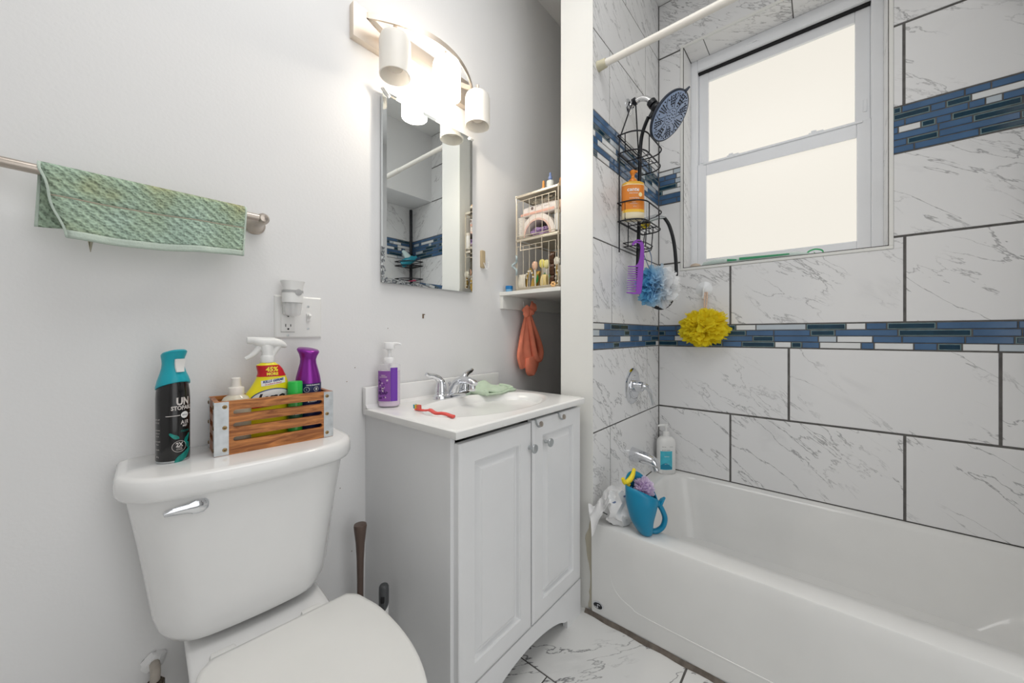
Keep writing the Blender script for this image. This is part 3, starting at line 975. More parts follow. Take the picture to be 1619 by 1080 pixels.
wv = N.new('ShaderNodeTexWave'); wv.inputs['Scale'].default_value = 26.0; wv.inputs['Distortion'].default_value = 1.5
mpw = N.new('ShaderNodeMapping'); mpw.inputs['Rotation'].default_value = (0, math.radians(48), 0)
L.new(tc.outputs['Object'], mpw.inputs['Vector']); L.new(mpw.outputs['Vector'], wv.inputs['Vector'])
ht = N.new('ShaderNodeMath'); ht.operation = 'MULTIPLY_ADD'; ht.inputs[1].default_value = 0.55
L.new(wv.outputs['Fac'], ht.inputs[0]); L.new(vo.outputs['Distance'], ht.inputs[2])
cr = N.new('ShaderNodeMapRange'); cr.inputs['From Min'].default_value = 0.1; cr.inputs['From Max'].default_value = 1.15; cr.inputs['To Min'].default_value = 0.62; cr.inputs['To Max'].default_value = 1.35
L.new(ht.outputs[0], cr.inputs['Value'])
mc = N.new('ShaderNodeMix'); mc.data_type = 'RGBA'; mc.blend_type = 'MULTIPLY'; mc.inputs[0].default_value = 1.0
L.new(r1.outputs['Color'], mc.inputs[6]); L.new(cr.outputs[0], mc.inputs[7])
L.new(mc.outputs[2], b.inputs['Base Color'])
bp = N.new('ShaderNodeBump'); bp.inputs['Strength'].default_value = 0.9; bp.inputs['Distance'].default_value = 0.004
L.new(ht.outputs[0], bp.inputs['Height']); L.new(bp.outputs['Normal'], b.inputs['Normal'])
b.inputs['Roughness'].default_value = 0.95
b.inputs['Specular IOR Level'].default_value = 0.1
M['terry'] = m
M['terry_hem'] = pm('pale_green_hem', (192, 206, 194), 0.95, bump=0.6, bscale=260, var=0.08, vscale=30)
M['terry_line'] = pm('faded_pink_line', (164, 158, 140), 0.95)


def drape(u, v):
    """u along the bar, v from the front hem over the bar to the back hem"""
    s_ = v * 0.243
    x0 = -0.131 + 0.292 * u
    fr = 0.112 + 0.004 * math.sin(u * 5) - 0.006 * u
    wob = 0.004 * math.sin(u * 9 + 1) + 0.003 * math.sin(u * 21)
    if s_ < 0.105:
        k = 1 - s_ / 0.105
        z = -k * fr + 0.0
        y = -0.0118 - k * (0.006 + wob)
        x = x0 + k * (0.030 * (1 - u) - 0.008 * u) + 0.002 * math.sin(k * 9) * (1 - u)
    elif s_ < 0.138:
        a = math.pi * (s_ - 0.105) / 0.033
        y, z, x = -0.0118 * math.cos(a), 0.0118 * math.sin(a), x0
    else:
        k = (s_ - 0.138) / 0.105
        z = -k * (0.088 + 0.006 * math.sin(u * 7 + 2))
        y = 0.0118 + k * (0.004 + 0.5 * wob)
        x = x0 - k * 0.004
    return (x, -0.07 + y, z + (0.002 - 0.012 * (u) * 0.0))


tw = thing('towel', 'worn green terry towel draped over the towel bar', 'towel', (0.09, YM, 1.276))
mb = MB()


def strip(mi, u0, u1, v0, v1, nu, nv):
    mb.mi = mi
    mb.grid(lambda a, c: drape(u0 + (u1 - u0) * a, v0 + (v1 - v0) * c), nu, nv)


strip(0, 0.013, 0.988, 0.05, 0.262, 40, 14); strip(2, 0.013, 0.988, 0.262, 0.272, 40, 1); strip(0, 0.013, 0.988, 0.272, 1.0, 40, 34)
strip(1, 0.013, 0.988, 0.0, 0.05, 40, 3); strip(1, 0.0, 0.013, 0.0, 1.0, 3, 52); strip(1, 0.988, 1.0, 0.0, 1.0, 2, 52)
bm = bmesh.new()
o = mb.build('towel_cloth', ['terry', 'terry_hem', 'terry_line'], tw, ang=80, solid=0.0055)
mb = MB()
mb.grid(lambda u, v: (-0.072 + 0.012 * (u - 0.5) * (1 - v), -0.058 + 0.003 * math.sin(u * 6), -0.085 - 0.040 * v), 4, 4)
o = mb.build('care_tag', pm('worn_tag', (196, 190, 172), 0.9), tw, solid=0.001)
o['label'] = 'worn cream care tag'

# ------------------------------------------------------------------ mirror cabinet
mir = thing('mirror', 'tall rectangular mirror with worn silvering at its lower edge above the sink', 'mirror', (0.8205, YM - 0.006, 1.471), 0.0)
mir.rotation_euler = (0, 0, math.radians(-0.4))
MW, MH = 0.387, 0.610
m, nt, N, L, b = newmat('aged_mirror')
tc = N.new('ShaderNodeTexCoord'); sx = N.new('ShaderNodeSeparateXYZ'); L.new(tc.outputs['Object'], sx.inputs[0])


def mth(op, a, c=None, d=None):
    x = N.new('ShaderNodeMath'); x.operation = op
    for i, q in enumerate((a, c, d)):
        if q is None:
            continue
        if isinstance(q, (int, float)):
            x.inputs[i].default_value = q
        else:
            L.new(q, x.inputs[i])
    return x.outputs[0]


lo = mth('MULTIPLY', mth('SUBTRACT', -MH / 2 + 0.030, sx.outputs[2]), 24.0)
lf = mth('MULTIPLY', mth('SUBTRACT', -MW / 2 + 0.016, sx.outputs[0]), 40.0)
fall = mth('MULTIPLY', mth('SUBTRACT', 0.10, sx.outputs[0]), 4.0)
low = mth('LESS_THAN', sx.outputs[2], -0.19)
ed = mth('MAXIMUM', mth('MULTIPLY', lo, mth('MINIMUM', mth('MAXIMUM', fall, 0), 1)), mth('MULTIPLY', lf, low))
nz = N.new('ShaderNodeTexNoise'); nz.inputs['Scale'].default_value = 90.0; nz.inputs['Detail'].default_value = 5
L.new(tc.outputs['Object'], nz.inputs['Vector'])
fac = mth('GREATER_THAN', mth('ADD', mth('MINIMUM', ed, 0.5), nz.outputs['Fac']), 0.93)
ds = N.new('ShaderNodeBsdfPrincipled'); ds.inputs['Roughness'].default_value = 0.5
nr = N.new('ShaderNodeTexNoise'); nr.inputs['Scale'].default_value = 160.0; L.new(tc.outputs['Object'], nr.inputs['Vector'])
rr = N.new('ShaderNodeValToRGB'); rr.color_ramp.elements[0].position = 0.4; rr.color_ramp.elements[1].position = 0.62
rr.color_ramp.elements[0].color = (*lin((70, 76, 84)), 1); rr.color_ramp.elements[1].color = (*lin((178, 182, 182)), 1)
L.new(nr.outputs['Fac'], rr.inputs['Fac']); L.new(rr.outputs['Color'], ds.inputs['Base Color'])
b.inputs['Base Color'].default_value = (*lin((236, 240, 240)), 1); b.inputs['Metallic'].default_value = 1.0; b.inputs['Roughness'].default_value = 0.015
ms = N.new('ShaderNodeMixShader'); L.new(fac, ms.inputs[0]); L.new(b.outputs[0], ms.inputs[1]); L.new(ds.outputs[0], ms.inputs[2])
L.new(ms.outputs[0], N['Material Output'].inputs['Surface'])
M['aged_mirror'] = m
mb = MB()


def mr(ix, y):
    return [(sx_ * (MW / 2 - ix), y, sz * (MH / 2 - ix)) for sx_, sz in ((-1, -1), (1, -1), (1, 1), (-1, 1))]


mb.loft([mr(0, -0.002), mr(0, -0.0125), mr(0.013, -0.0145)])
mb.build('mirror_glass', 'aged_mirror', mir, ang=0)
for x, z in ((-MW / 2, MH / 2), (MW / 2, MH / 2)):
    mb = MB()
    mb.M = Matrix.Translation((x - math.copysign(0.009, x), -0.015, z - 0.006)) @ Matrix.Rotation(math.radians(38 if x < 0 else -8), 4, 'Y')
    mb.box((0, 0, 0), (0.034 if x < 0 else 0.024, 0.008, 0.014 if x < 0 else 0.012), 0.003); mb.box((0, -0.004, 0), (0.026 if x < 0 else 0.018, 0.005, 0.005), 0.0015)
    o = mb.build('mirror_clip', 'plastic_w', mir); o['label'] = 'white plastic corner clip'

# ------------------------------------------------------------------ vanity light
vlt = thing('vanity_light', 'three-shade brushed nickel bathroom light bar above the mirror', 'wall lamp', (0.760, YM, 1.935))
mb = MB(); mb.box((0, -0.012, 0), (0.464, 0.024, 0.102), 0.002); mb.build('back_plate', 'nickel_l', vlt, ang=30)


def band(fn, n, h, t):
    """flat strip standing on edge: fn(u) -> (x, y)"""
    mb_ = MB()
    rings = []
    for i in range(n + 1):
        u = i / n
        x, y = fn(u)
        x2, y2 = fn(min(1, u + 0.01)); x1, y1 = fn(max(0, u - 0.01))
        d = Vector((x2 - x1, y2 - y1, 0)).normalized(); q = Vector((-d.y, d.x, 0)) * t / 2
        rings.append([(x + q.x, y + q.y, -h / 2), (x - q.x, y - q.y, -h / 2), (x - q.x, y - q.y, h / 2), (x + q.x, y + q.y, h / 2)])
    mb_.loft(rings)
    return mb_


mb = band(lambda u: (-0.212 + 0.424 * u, -0.064 - 0.085 * 4 * u * (1 - u)), 40, 0.018, 0.005)
for v in range(len(mb.v)):
    mb.v[v] = (mb.v[v][0], mb.v[v][1], mb.v[v][2] - 0.004)
mb.build('front_arc', 'nickel_l', vlt, ang=30)
mb = band(lambda u: (-0.212 + 0.424 * u, -0.066 + 0.042 * 4 * u * (1 - u)), 40, 0.018, 0.005)
for v in range(len(mb.v)):
    mb.v[v] = (mb.v[v][0], mb.v[v][1], mb.v[v][2] - 0.004)
mb.build('rear_arc', 'nickel_l', vlt, ang=30)
M['shade_off'] = pm('frosted_shade', (255, 247, 235), 0.4, sss=0.3)
m2 = M['shade_off'].node_tree.nodes['Principled BSDF']
m2.inputs['Subsurface Weight'].default_value = 0.4; m2.inputs['Subsurface Radius'].default_value = (0.05, 0.045, 0.04); m2.inputs['Subsurface Scale'].default_value = 0.4
M['shade_on'] = emit('lit_frosted_shade', (255, 244, 230), 16.0)
M['bulb_on'] = emit('lit_bulb', (255, 244, 226), 10.0)
for i, x in enumerate((-0.138, 0.047, 0.209)):
    y = (-0.095, -0.113, -0.095)[i]
    on = i == 1
    R_ = 0.046
    zo = -0.008 if on else -0.030
    H_ = 0.127
    mb = MB()
    prof = [(R_ - 0.003, -H_), (R_, -H_ + 0.0005), (R_, -0.024), (R_ - 0.004, -0.012), (R_ - 0.014, -0.003), (R_ - 0.026, 0.0), (0.008, 0.0), (0.008, -0.003), (R_ - 0.026, -0.003), (R_ - 0.015, -0.006), (R_ - 0.007, -0.014), (R_ - 0.003, -0.025), (R_ - 0.003, -H_)]
    rings = [[(x + r * math.cos(2 * math.pi * k / 40), y + r * math.sin(2 * math.pi * k / 40), z + zo) for k in range(40)] for r, z in prof]
    mb.loft(rings, cap0=False, cap1=False)
    sh = mb.build('lamp_shade', 'shade_on' if on else 'shade_off', vlt, ang=50)
    sh['label'] = ['frosted glass shade, unlit, left', 'glowing white glass shade in the middle', 'frosted glass shade, unlit, right'][i]
    mb = MB(); mb.lathe([(0.012, 0.0), (0.012, 0.010), (0.006, 0.016), (0.006, 0.026)], (x, y, zo), 18); mb.build('shade_holder', 'nickel_l', sh)
    mb = MB(); mb.lathe([(0.011, 0.0), (0.012, -0.03), (0.026, -0.07), (0.028, -0.085), (0.022, -0.102), (0.010, -0.110), (0.0, -0.111)], (x, y, zo), 20)
    mb.build('bulb', 'bulb_on' if on else pm('frosted_bulb', (232, 222, 208), 0.4), sh)
ld = bpy.data.lights.new('vanity_bulb_light', 'POINT'); ld.energy = 4.0; ld.color = (1.0, 0.90, 0.76); ld.shadow_soft_size = 0.012
lo_ = bpy.data.objects.new('vanity_bulb_light', ld); COL.objects.link(lo_); lo_.location = (0.047, -0.113, -0.128); lo_.parent = vlt
mb = MB(); mb.M = Matrix.Translation((0.152, -0.025, -0.012)) @ Matrix.Rotation(math.radians(90), 4, 'X'); mb.lathe([(0.006, 0), (0.006, 0.004), (0.003, 0.007)], n=14); mb.build('cap_nut', 'nickel_l', vlt)

# ------------------------------------------------------------------ switch and outlet plate, plug-in freshener
sp = thing('wall_plate', 'white two-gang wall plate with an outlet and a toggle switch', 'wall plate', (0.388, YM, 1.046))
mb = MB()
mb.loft([[(a, y, b_) for a, b_ in rrect(0.116 - 2 * i_, 0.112 - 2 * i_, 0.003)] for i_, y in ((0, 0.0), (0, -0.0025), (0.003, -0.0055), (0.005, -0.006))])
pm_ = M['plastic_w']
mb.build('plate', 'plastic_w', sp, ang=30)
mb = MB()
mb.box((-0.028, -0.0065, -0.006), (0.033, 0.003, 0.066), 0.001)
mb.mi = 1
for zz in (-0.022, 0.012):
    mb.box((-0.0335, -0.0081, zz), (0.0018, 0.0006, 0.0075)); mb.box((-0.0215, -0.0081, zz), (0.0018, 0.0006, 0.006))
    mb.M = Matrix.Translation((-0.0275, -0.0081, zz - 0.0095)) @ Matrix.Rotation(math.radians(90), 4, 'X'); mb.lathe([(0.0024, -0.0003), (0.0024, 0.0003)], n=12); mb.M = None
mb.box((-0.028, -0.0063, -0.0393), (0.033, 0.0006, 0.0008))
mb.build('outlet', ['plastic_w', 'gap'], sp, ang=30)
mb = MB(); mb.box((0.022, -0.008, 0.0), (0.009, 0.004, 0.022), 0.001); mb.M = Matrix.Translation((0.022, -0.013, 0.003)) @ Matrix.Rotation(math.radians(-30), 4, 'X'); mb.box((0, 0, 0), (0.0065, 0.016, 0.008), 0.0015)
mb.build('toggle', 'plastic_w', sp, ang=30)
for x, z in ((-0.028, -0.048), (0.022, 0.03), (0.022, -0.03)):
    mb = MB(); mb.M = Matrix.Translation((x, -0.006, z)) @ Matrix.Rotation(math.radians(90), 4, 'X'); mb.lathe([(0.003, 0), (0.003, 0.0008), (0.0018, 0.0012)], n=12); mb.build('plate_screw', 'steel', sp)
af = thing('plug_in_freshener', 'white plug-in air freshener with clear oil bulb plugged into the outlet', 'air freshener', (0.362, YM - 0.034, 1.052))
mb = MB()
mb.loft([ell(0, 0, 0.0235, 0.020, 0.030, 28, 2.6), ell(0, 0, 0.0235, 0.020, 0.050, 28, 2.6), ell(0, 0, 0.0225, 0.019, 0.060, 28, 2.6), ell(0, 0, 0.0235, 0.020, 0.072, 28, 2.6), ell(0, 0, 0.0275, 0.022, 0.085, 28, 2.6), ell(0, 0, 0.024, 0.019, 0.0845, 28, 2.6), ell(0, 0, 0.018, 0.014, 0.074, 28, 2.6)])
mb.span((-0.016, 0.010, 0.0), (0.016, 0.026, 0.045), 0.004)
mb.build('diffuser_body', 'plastic_w', af, ang=50)
mb = MB(); mb.loft([ell(0, 0, 0.0238, 0.0203, 0.0555, 28, 2.6), ell(0, 0, 0.0238, 0.0203, 0.0615, 28, 2.6)], cap0=False, cap1=False)
mb.M = Matrix.Translation((0.007, -0.0200, 0.056)) @ Matrix.Rotation(math.radians(90), 4, 'X'); mb.lathe([(0.008, 0), (0.008, 0.001), (0.006, 0.0016)], n=18)
mb.build('scent_dial', pm('grey_dial', (176, 176, 176), 0.3), af, ang=40)
mb = MB(); mb.loft([ell(0, 0, 0.014, 0.013, -0.004, 24, 2.4), ell(0, 0, 0.0175, 0.015, 0.0, 24, 2.4), ell(0, 0, 0.0205, 0.017, 0.018, 24, 2.4), ell(0, 0, 0.0215, 0.018, 0.030, 24, 2.4)])
oil = mb.build('oil_bottle', M.setdefault('oil', pm('clear_oil_glass', (244, 245, 245), 0.1, alpha=0.35)), af, ang=50)
mb = MB(); mb.tube([(0, 0, 0.001), (0, 0, 0.029)], 0.0025, 8); mb.build('wick', 'plastic_w', oil)

# ------------------------------------------------------------------ small beige hook with its wire
hk = thing('wall_hook', 'small beige adhesive wall hook right of the mirror', 'hook', (1.088, YM, 1.312))
mb = MB()
mb.loft([[(a, y, b_) for a, b_ in rrect(0.022 - 2 * i_, 0.072 - 2 * i_, 0.004)] for i_, y in ((0, 0.0), (0, -0.007), (0.0015, -0.010), (0.003, -0.0105))])
M['beige'] = pm('beige_plastic', (186, 168, 136), 0.4)
mb.build('hook_base', 'beige', hk, ang=30)
mb = MB(); mb.tube(spline([(0.0, -0.0105, -0.015), (0.004, -0.016, -0.034), (0.006, -0.022, -0.042), (0.010, -0.026, -0.036), (0.012, -0.026, -0.016)], 5), 0.0016, 6); mb.lathe([(0.003, -0.002), (0.003, 0.002)], (0.012, -0.026, -0.014), 8); mb.build('wire_loop', 'plastic_w', hk)

# ------------------------------------------------------------------ nook shelf
shf = thing('wall_shelf', 'white wooden shelf on cleats filling the nook behind the wing wall', 'shelf', (1.55, 0.93, 1.1845))
mb = MB(); mb.span((1.196 - 1.55, 0.767 - 0.93, -0.0155), (XW - 1.55 - 0.002, YM - 0.93, 0.0), 0.001, 1); mb.build('board', 'paint_trim', shf, ang=30)
mb = MB(); mb.span((1.199 - 1.55, YM - 0.018 - 0.93, -0.072), (XW - 1.55 - 0.002, YM - 0.93, -0.0155), 0.001, 1); mb.build('cleat', 'paint_trim', shf, ang=30)

# ------------------------------------------------------------------ wire rack on the shelf
RX, RY0, RY1, RZ0, RZ1, RD = 1.215, 0.786, 1.004, 1.1845, 1.592, 0.27
M['rackm'] = pm('champagne_wire', (214, 204, 186), 0.35, metal=0.55)
rk = thing('storage_rack', 'champagne wire two-tier storage rack standing on the nook shelf', 'rack', (RX, (RY0 + RY1) / 2, RZ0))


def rl(x, y, z):
    return (x - RX, y - (RY0 + RY1) / 2, z - RZ0)


mb = MB()
for x in (RX + 0.003, RX + RD):
    for y in (RY0 + 0.003, RY1 - 0.003):
        mb.tube([rl(x, y, RZ0), rl(x, y, RZ1)], 0.0032, 8)
for z in (RZ0 + 0.008, 1.398, 1.585):
    mb.span(rl(RX, RY0, z - 0.005), rl(RX + 0.006, RY1, z + 0.005), 0.001)
    mb.tube([rl(RX + RD, RY0, z), rl(RX + RD, RY1, z)], 0.003, 6)
    for y in (RY0 + 0.003, RY1 - 0.003):
        mb.tube([rl(RX, y, z), rl(RX + RD, y, z)], 0.003, 6)
mb.build('rack_frame', 'rackm', rk)
for z in (RZ0 + 0.006, 1.408, 1.586):
    mb = MB(); mb.span(rl(RX + 0.006, RY0 + 0.003, z - 0.0012), rl(RX + RD, RY1 - 0.003, z + 0.0012)); mb.build('tray', 'rackm', rk, ang=0)
for k, (z0, z1) in enumerate(((RZ0 + 0.008, 1.372), (1.41, 1.562))):
    mb = MB()
    for i in range(7):
        y = RY0 + 0.012 + (RY1 - RY0 - 0.024) * i / 6
        mb.tube([rl(RX - 0.003, y, z0 + 0.004), rl(RX - 0.003, y, z1)], 0.0013, 6)
    if k == 1:
        mb.tube([rl(RX - 0.003, RY0 + 0.012, z1), rl(RX - 0.003, RY1 - 0.012, z1)], 0.0016, 6)
    else:
        mb.tube([rl(RX - 0.002, RY0 + 0.012, z1), rl(RX - 0.002, RY1 - 0.012, z1)], 0.0016, 6)
    mb.tube([rl(RX - 0.003, RY0 + 0.012, z0 + 0.004), rl(RX - 0.003, RY1 - 0.012, z0 + 0.004)], 0.002, 6)
    dr = mb.build('wire_drawer', 'rackm', rk)
    if k == 0:
        mb = MB(); ya, yb = RY0 + 0.075, RY1 - 0.035
        mb.tube([rl(RX - 0.006, ya, 1.396), rl(RX - 0.010, ya, 1.352), rl(RX - 0.010, yb, 1.352), rl(RX - 0.006, yb, 1.396)], 0.0022, 8); mb.build('handle', 'rackm', dr)


def bottle(name, label, loc, prof, mats, extra=None, group=None, rz=0, sx=1, sy=1):
    t_ = thing(name, label, 'bottle', loc, rz, group)
    mb_ = MB(); mb_.lathe(prof, n=24, sx=sx, sy=sy); bd = mb_.build('bottle_body', mats, t_, ang=40)
    if extra:
        for nm, pr_, mt in extra:
            mb_ = MB(); mb_.lathe(pr_, n=20); mb_.build(nm, mt, t_, ang=40)
    return t_


bottle('serum_bottle', 'frosted white bottle with blue pump on top of the wire rack', (1.262, 0.857, RZ1 - 0.0048), [(0.0145, 0), (0.0155, 0.002), (0.0155, 0.043), (0.013, 0.046), (0.006, 0.048)], pm('frost_white', (214, 218, 214), 0.3),
       [('pump', [(0.0062, 0.047), (0.0062, 0.052), (0.008, 0.054), (0.008, 0.062), (0.0045, 0.066), (0.0045, 0.078), (0.003, 0.080)], pm('slate_blue', (122, 142, 190), 0.4))])
bottle('lotion_bottle', 'peach lotion bottle with orange nozzle on top of the wire rack', (1.292, 0.912, RZ1 - 0.0048), [(0.014, 0), (0.0145, 0.002), (0.0145, 0.034), (0.010, 0.038), (0.005, 0.040)], pm('peach_plastic', (240, 196, 152), 0.35),
       [('nozzle', [(0.006, 0.039), (0.0055, 0.055), (0.0045, 0.068), (0.003, 0.071)], pm('orange_plastic', (240, 164, 84), 0.4))])
bottle('amber_bottle', 'small amber bottle with brown cap at the right end of the rack top', (1.282, 0.815, RZ1 - 0.0048), [(0.012, 0), (0.0125, 0.002), (0.0125, 0.036), (0.008, 0.042)], pm('amber_glass', (150, 120, 84), 0.15),
       [('cap', [(0.009, 0.041), (0.009, 0.052), (0.007, 0.054)], pm('brown_cap', (176, 118, 66), 0.4))])

# upper drawer
Z1 = 1.4095
nl = thing('nail_lamp', 'white and pink arched nail lamp in the upper rack drawer', 'nail lamp', (1.285, 0.905, Z1), -90)
mb = MB()
A, B_ = [], []
for k in range(25):
    t = math.pi * k / 24
    A.append((0.090 * math.cos(t), 0.094 * math.sin(t))); B_.append((0.063 * math.cos(t), 0.066 * math.sin(t)))
ol = A + B_[::-1]
mb.prism(ol, -0.05, 0.10)
mb.build('lamp_shell', pm('lamp_white', (232, 224, 216), 0.35), nl, ang=30)
mb = MB(); A2 = [(x * 1.0, z * 1.0) for x, z in A]; C2 = [(x * 1.12, z * 1.12) for x, z in B_]
mb.prism(C2 + B_[::-1], -0.053, -0.049); mb.build('pink_rim', pm('pink_plastic', (222, 190, 176), 0.35), nl, ang=30)
mb = MB(); mb.prism([(x * 0.99, z * 0.99) for x, z in B_], 0.045, 0.05); mb.build('inner_panel', pm('mauve_inside', (110, 80, 84), 0.5), nl, ang=30)
pb = thing('crumpled_pouch', 'shiny lilac plastic pouch tucked inside the arched nail lamp', 'pouch', (1.262, 0.905, Z1))


def crumple(mb_, c, d, seed, amp=0.25, n=3, p=2.6):
    """crumpled soft bag: a box-like superellipsoid pushed about by noise and creased"""
    bm_ = bmesh.new()
    bmesh.ops.create_icosphere(bm_, subdivisions=n, radius=1.0)
    so = Vector((seed * 3.1, seed * 1.7, seed * 0.9))
    for v in bm_.verts:
        q = v.co.normalized()
        m_ = (abs(q.x) ** p + abs(q.y) ** p + abs(q.z) ** p) ** (-1 / p)
        nz_ = 1 - abs(noise.noise(q * 1.9 + so)) * 1.5 * amp * 2 + 0.6 * amp * noise.noise(q * 4.5 + so)
        v.co = Vector((q.x * m_ * d[0] / 2 * nz_, q.y * m_ * d[1] / 2 * nz_, q.z * m_ * d[2] / 2 * nz_))
    bm_.verts.index_update()
    vs = [(v.co.x + c[0], v.co.y + c[1], v.co.z + c[2]) for v in bm_.verts]
    z0 = min(v[2] for v in vs)
    vs = [(a, b_, c_ - z0 + c[2] - d[2] / 2) for a, b_, c_ in vs]
    fs = [[v.index for v in f.verts] for f in bm_.faces]
    bm_.free()
    mb_.add(vs, fs)


mb = MB(); crumple(mb, (0, 0, 0.022), (0.05, 0.105, 0.044), 2, 0.3)
mb.build('pouch_film', pm('lilac_film', (166, 140, 186), 0.12, coat=0.6, var=0.3, vscale=40), pb, ang=0)
pk = thing('wipes_packet', 'white and pink printed packet lying across the arched nail lamp', 'packet', (1.262, 0.903, Z1 + 0.0935), -90)
mb = MB()
mb.loft([[(x, a * 0.5, 0.021 + b_ ) for a, b_ in rrect(0.06 * k, 0.041 * k, 0.010 * k)] for x, k in ((-0.088, 0.75), (-0.082, 0.95), (-0.06, 1.0), (0.0, 1.02), (0.06, 1.0), (0.082, 0.95), (0.088, 0.75))])
mb.build('packet', pm('packet_white', (238, 232, 228), 0.35, bump=0.3, bscale=50), pk, ang=50)
mb = MB(); mb.span((-0.086, -0.0312, 0.0), (0.086, -0.0295, 0.010), 0.001); mb.build('pink_edge', pm('packet_pink', (226, 178, 160), 0.4), pk)
mb = MB(); mb.M = Matrix.Translation((-0.024, -0.0306, 0.024)) @ Matrix.Rotation(math.radians(90), 4, 'X'); mb.lathe([(0.0065, 0), (0.0065, 0.0008)], n=16); mb.M = None
mb.text('pure', 0.012, lambda x, y: (0.012 + x, -0.0318, 0.030 + y)); mb.text('cotton', 0.010, lambda x, y: (0.050 + x, -0.0316, 0.022 + y)); mb.text('80', 0.012, lambda x, y: (0.052 + x, -0.0316, 0.033 + y))
mb.build('print', pm('grey_print', (120, 104, 100), 0.5), pk, ang=0)
ff = thing('foil_packet', 'crinkled silver foil packet on top of the white packet in the rack', 'packet', (1.265, 0.885, Z1 + 0.136))
mb = MB(); crumple(mb, (0, 0, 0.014), (0.05, 0.135, 0.028), 7, 0.22); mb.build('foil', pm('silver_foil', (176, 172, 160), 0.2, metal=0.9), ff, ang=0)
pf = thing('cosmetic_pouch', 'small blush pink pouch at the right end of the upper drawer', 'pouch', (1.285, 0.815, Z1 + 0.0935))
mb = MB(); crumple(mb, (0, 0, 0.026), (0.06, 0.044, 0.052), 4, 0.1); mb.build('pouch_cloth', pm('blush_cloth', (226, 190, 166), 0.6), pf, ang=60)
bottle('white_tube', 'white capped bottle at the right of the upper rack drawer', (1.226, 0.799, Z1 + 0.0025), [(0.011, 0), (0.0115, 0.002), (0.0115, 0.062), (0.009, 0.066)], 'plastic_w', [('cap', [(0.0105, 0.066), (0.0105, 0.080), (0.008, 0.081)], pm('ivory_cap', (232, 226, 214), 0.4))])
bl = thing('hair_brush_pad', 'ribbed white foam pad at the left of the upper rack drawer', 'pad', (1.25, 0.985, Z1 + 0.0025), 0)
mb = MB(); mb.span((-0.028, -0.014, 0), (0.028, 0.014, 0.088), 0.008)
for k in range(10):
    mb.span((-0.0295, -0.012, 0.008 + k * 0.008), (-0.0275, 0.012, 0.0115 + k * 0.008), 0.0008, 1)
mb.build('pad', pm('foam_white', (222, 218, 210), 0.8), bl)

# lower drawer: hair accessories, one object each
Z0 = RZ0 + 0.0085


def claw(label, loc, w_, h_, mat, rz=-90, tilt=0.0, teeth=5):
    t_ = thing('hair_claw', label, 'hair clip', loc, rz, 'hair clips in the lower drawer')
    for sg in (-1, 1):
        mb_ = MB()
        mb_.grid(lambda u, v: (w_ * (u - 0.5) * (1 - 0.25 * v) + tilt * v * h_, sg * (0.010 * math.sin(math.pi * (0.15 + 0.75 * v))), h_ * v), 8, 8)
        for k in range(teeth):
            x = w_ * ((k + 0.5) / teeth - 0.5)
            mb_.tube([(x, sg * 0.005, 0.002), (x, sg * 0.001, h_ * 0.02)], 0.0016, 6)
        mb_.build('jaw', mat, t_, ang=60, solid=0.0022)
    return t_


M['ivory'] = pm('ivory_clip', (232, 226, 210), 0.3)
M['gold'] = pm('gold_metal', (206, 172, 96), 0.25, metal=0.9)
M['tort'] = pm('tortoise', (78, 50, 30), 0.2, var=0.5, vscale=90)
claw('ivory square hair claw at the left of the lower drawer', (1.232, 0.978, Z0), 0.044, 0.062, 'ivory')
hc = thing('pearl_headband', 'gold headband with pearls leaning beside the ivory claw', 'headband', (1.240, 0.944, Z0), -90)
mb = MB(); mb.tube(spline([(-0.020, 0, 0.002), (-0.018, 0, 0.045), (0.0, 0, 0.085), (0.018, 0, 0.045), (0.024, 0, 0.002)], 6), 0.0030, 8, flat=1.6); mb.build('band', 'gold', hc)
for k in range(6):
    mb = MB(); a = math.pi * (0.12 + 0.15 * k); mb.lathe([(0.0, -0.005), (0.0043, -0.0025), (0.005, 0), (0.0043, 0.0025), (0.0, 0.005)], (-0.020 * math.cos(a), -0.005, 0.03 + 0.045 * math.sin(a)), 12); mb.build('pearl', 'ivory', hc)


def tulip(label, loc, col, stemc, h_=0.10):
    t_ = thing('flower_clip', label, 'hair clip', loc, -90, 'flower clips in the lower drawer')
    mb_ = MB(); mb_.lathe([(0.004, h_ - 0.036), (0.012, h_ - 0.028), (0.0145, h_ - 0.016), (0.012, h_ - 0.004), (0.006, h_), (0.0, h_ + 0.001)], n=14, sy=0.6); mb_.build('petals', col, t_, ang=60)
    mb_ = MB(); mb_.tube(spline([(0.004, 0, 0.0), (0.001, 0, h_ * 0.35), (0, 0, h_ - 0.034)], 5), 0.0026, 8); mb_.build('stem', stemc, t_)
    mb_ = MB(); mb_.loft([[(0.004 + 0.010 * math.sin(math.pi * k / 6) * c_ + 0.010 * (k / 6), 0.003 * c2, h_ * (0.12 + 0.40 * k / 6)) for c_, c2 in ((0, -1), (1, 0), (0, 1), (-0.2, 0))] for k in range(7)]); mb_.build('leaf', pm('leaf_green', (34, 128, 62), 0.4), t_, ang=60)
    return t_


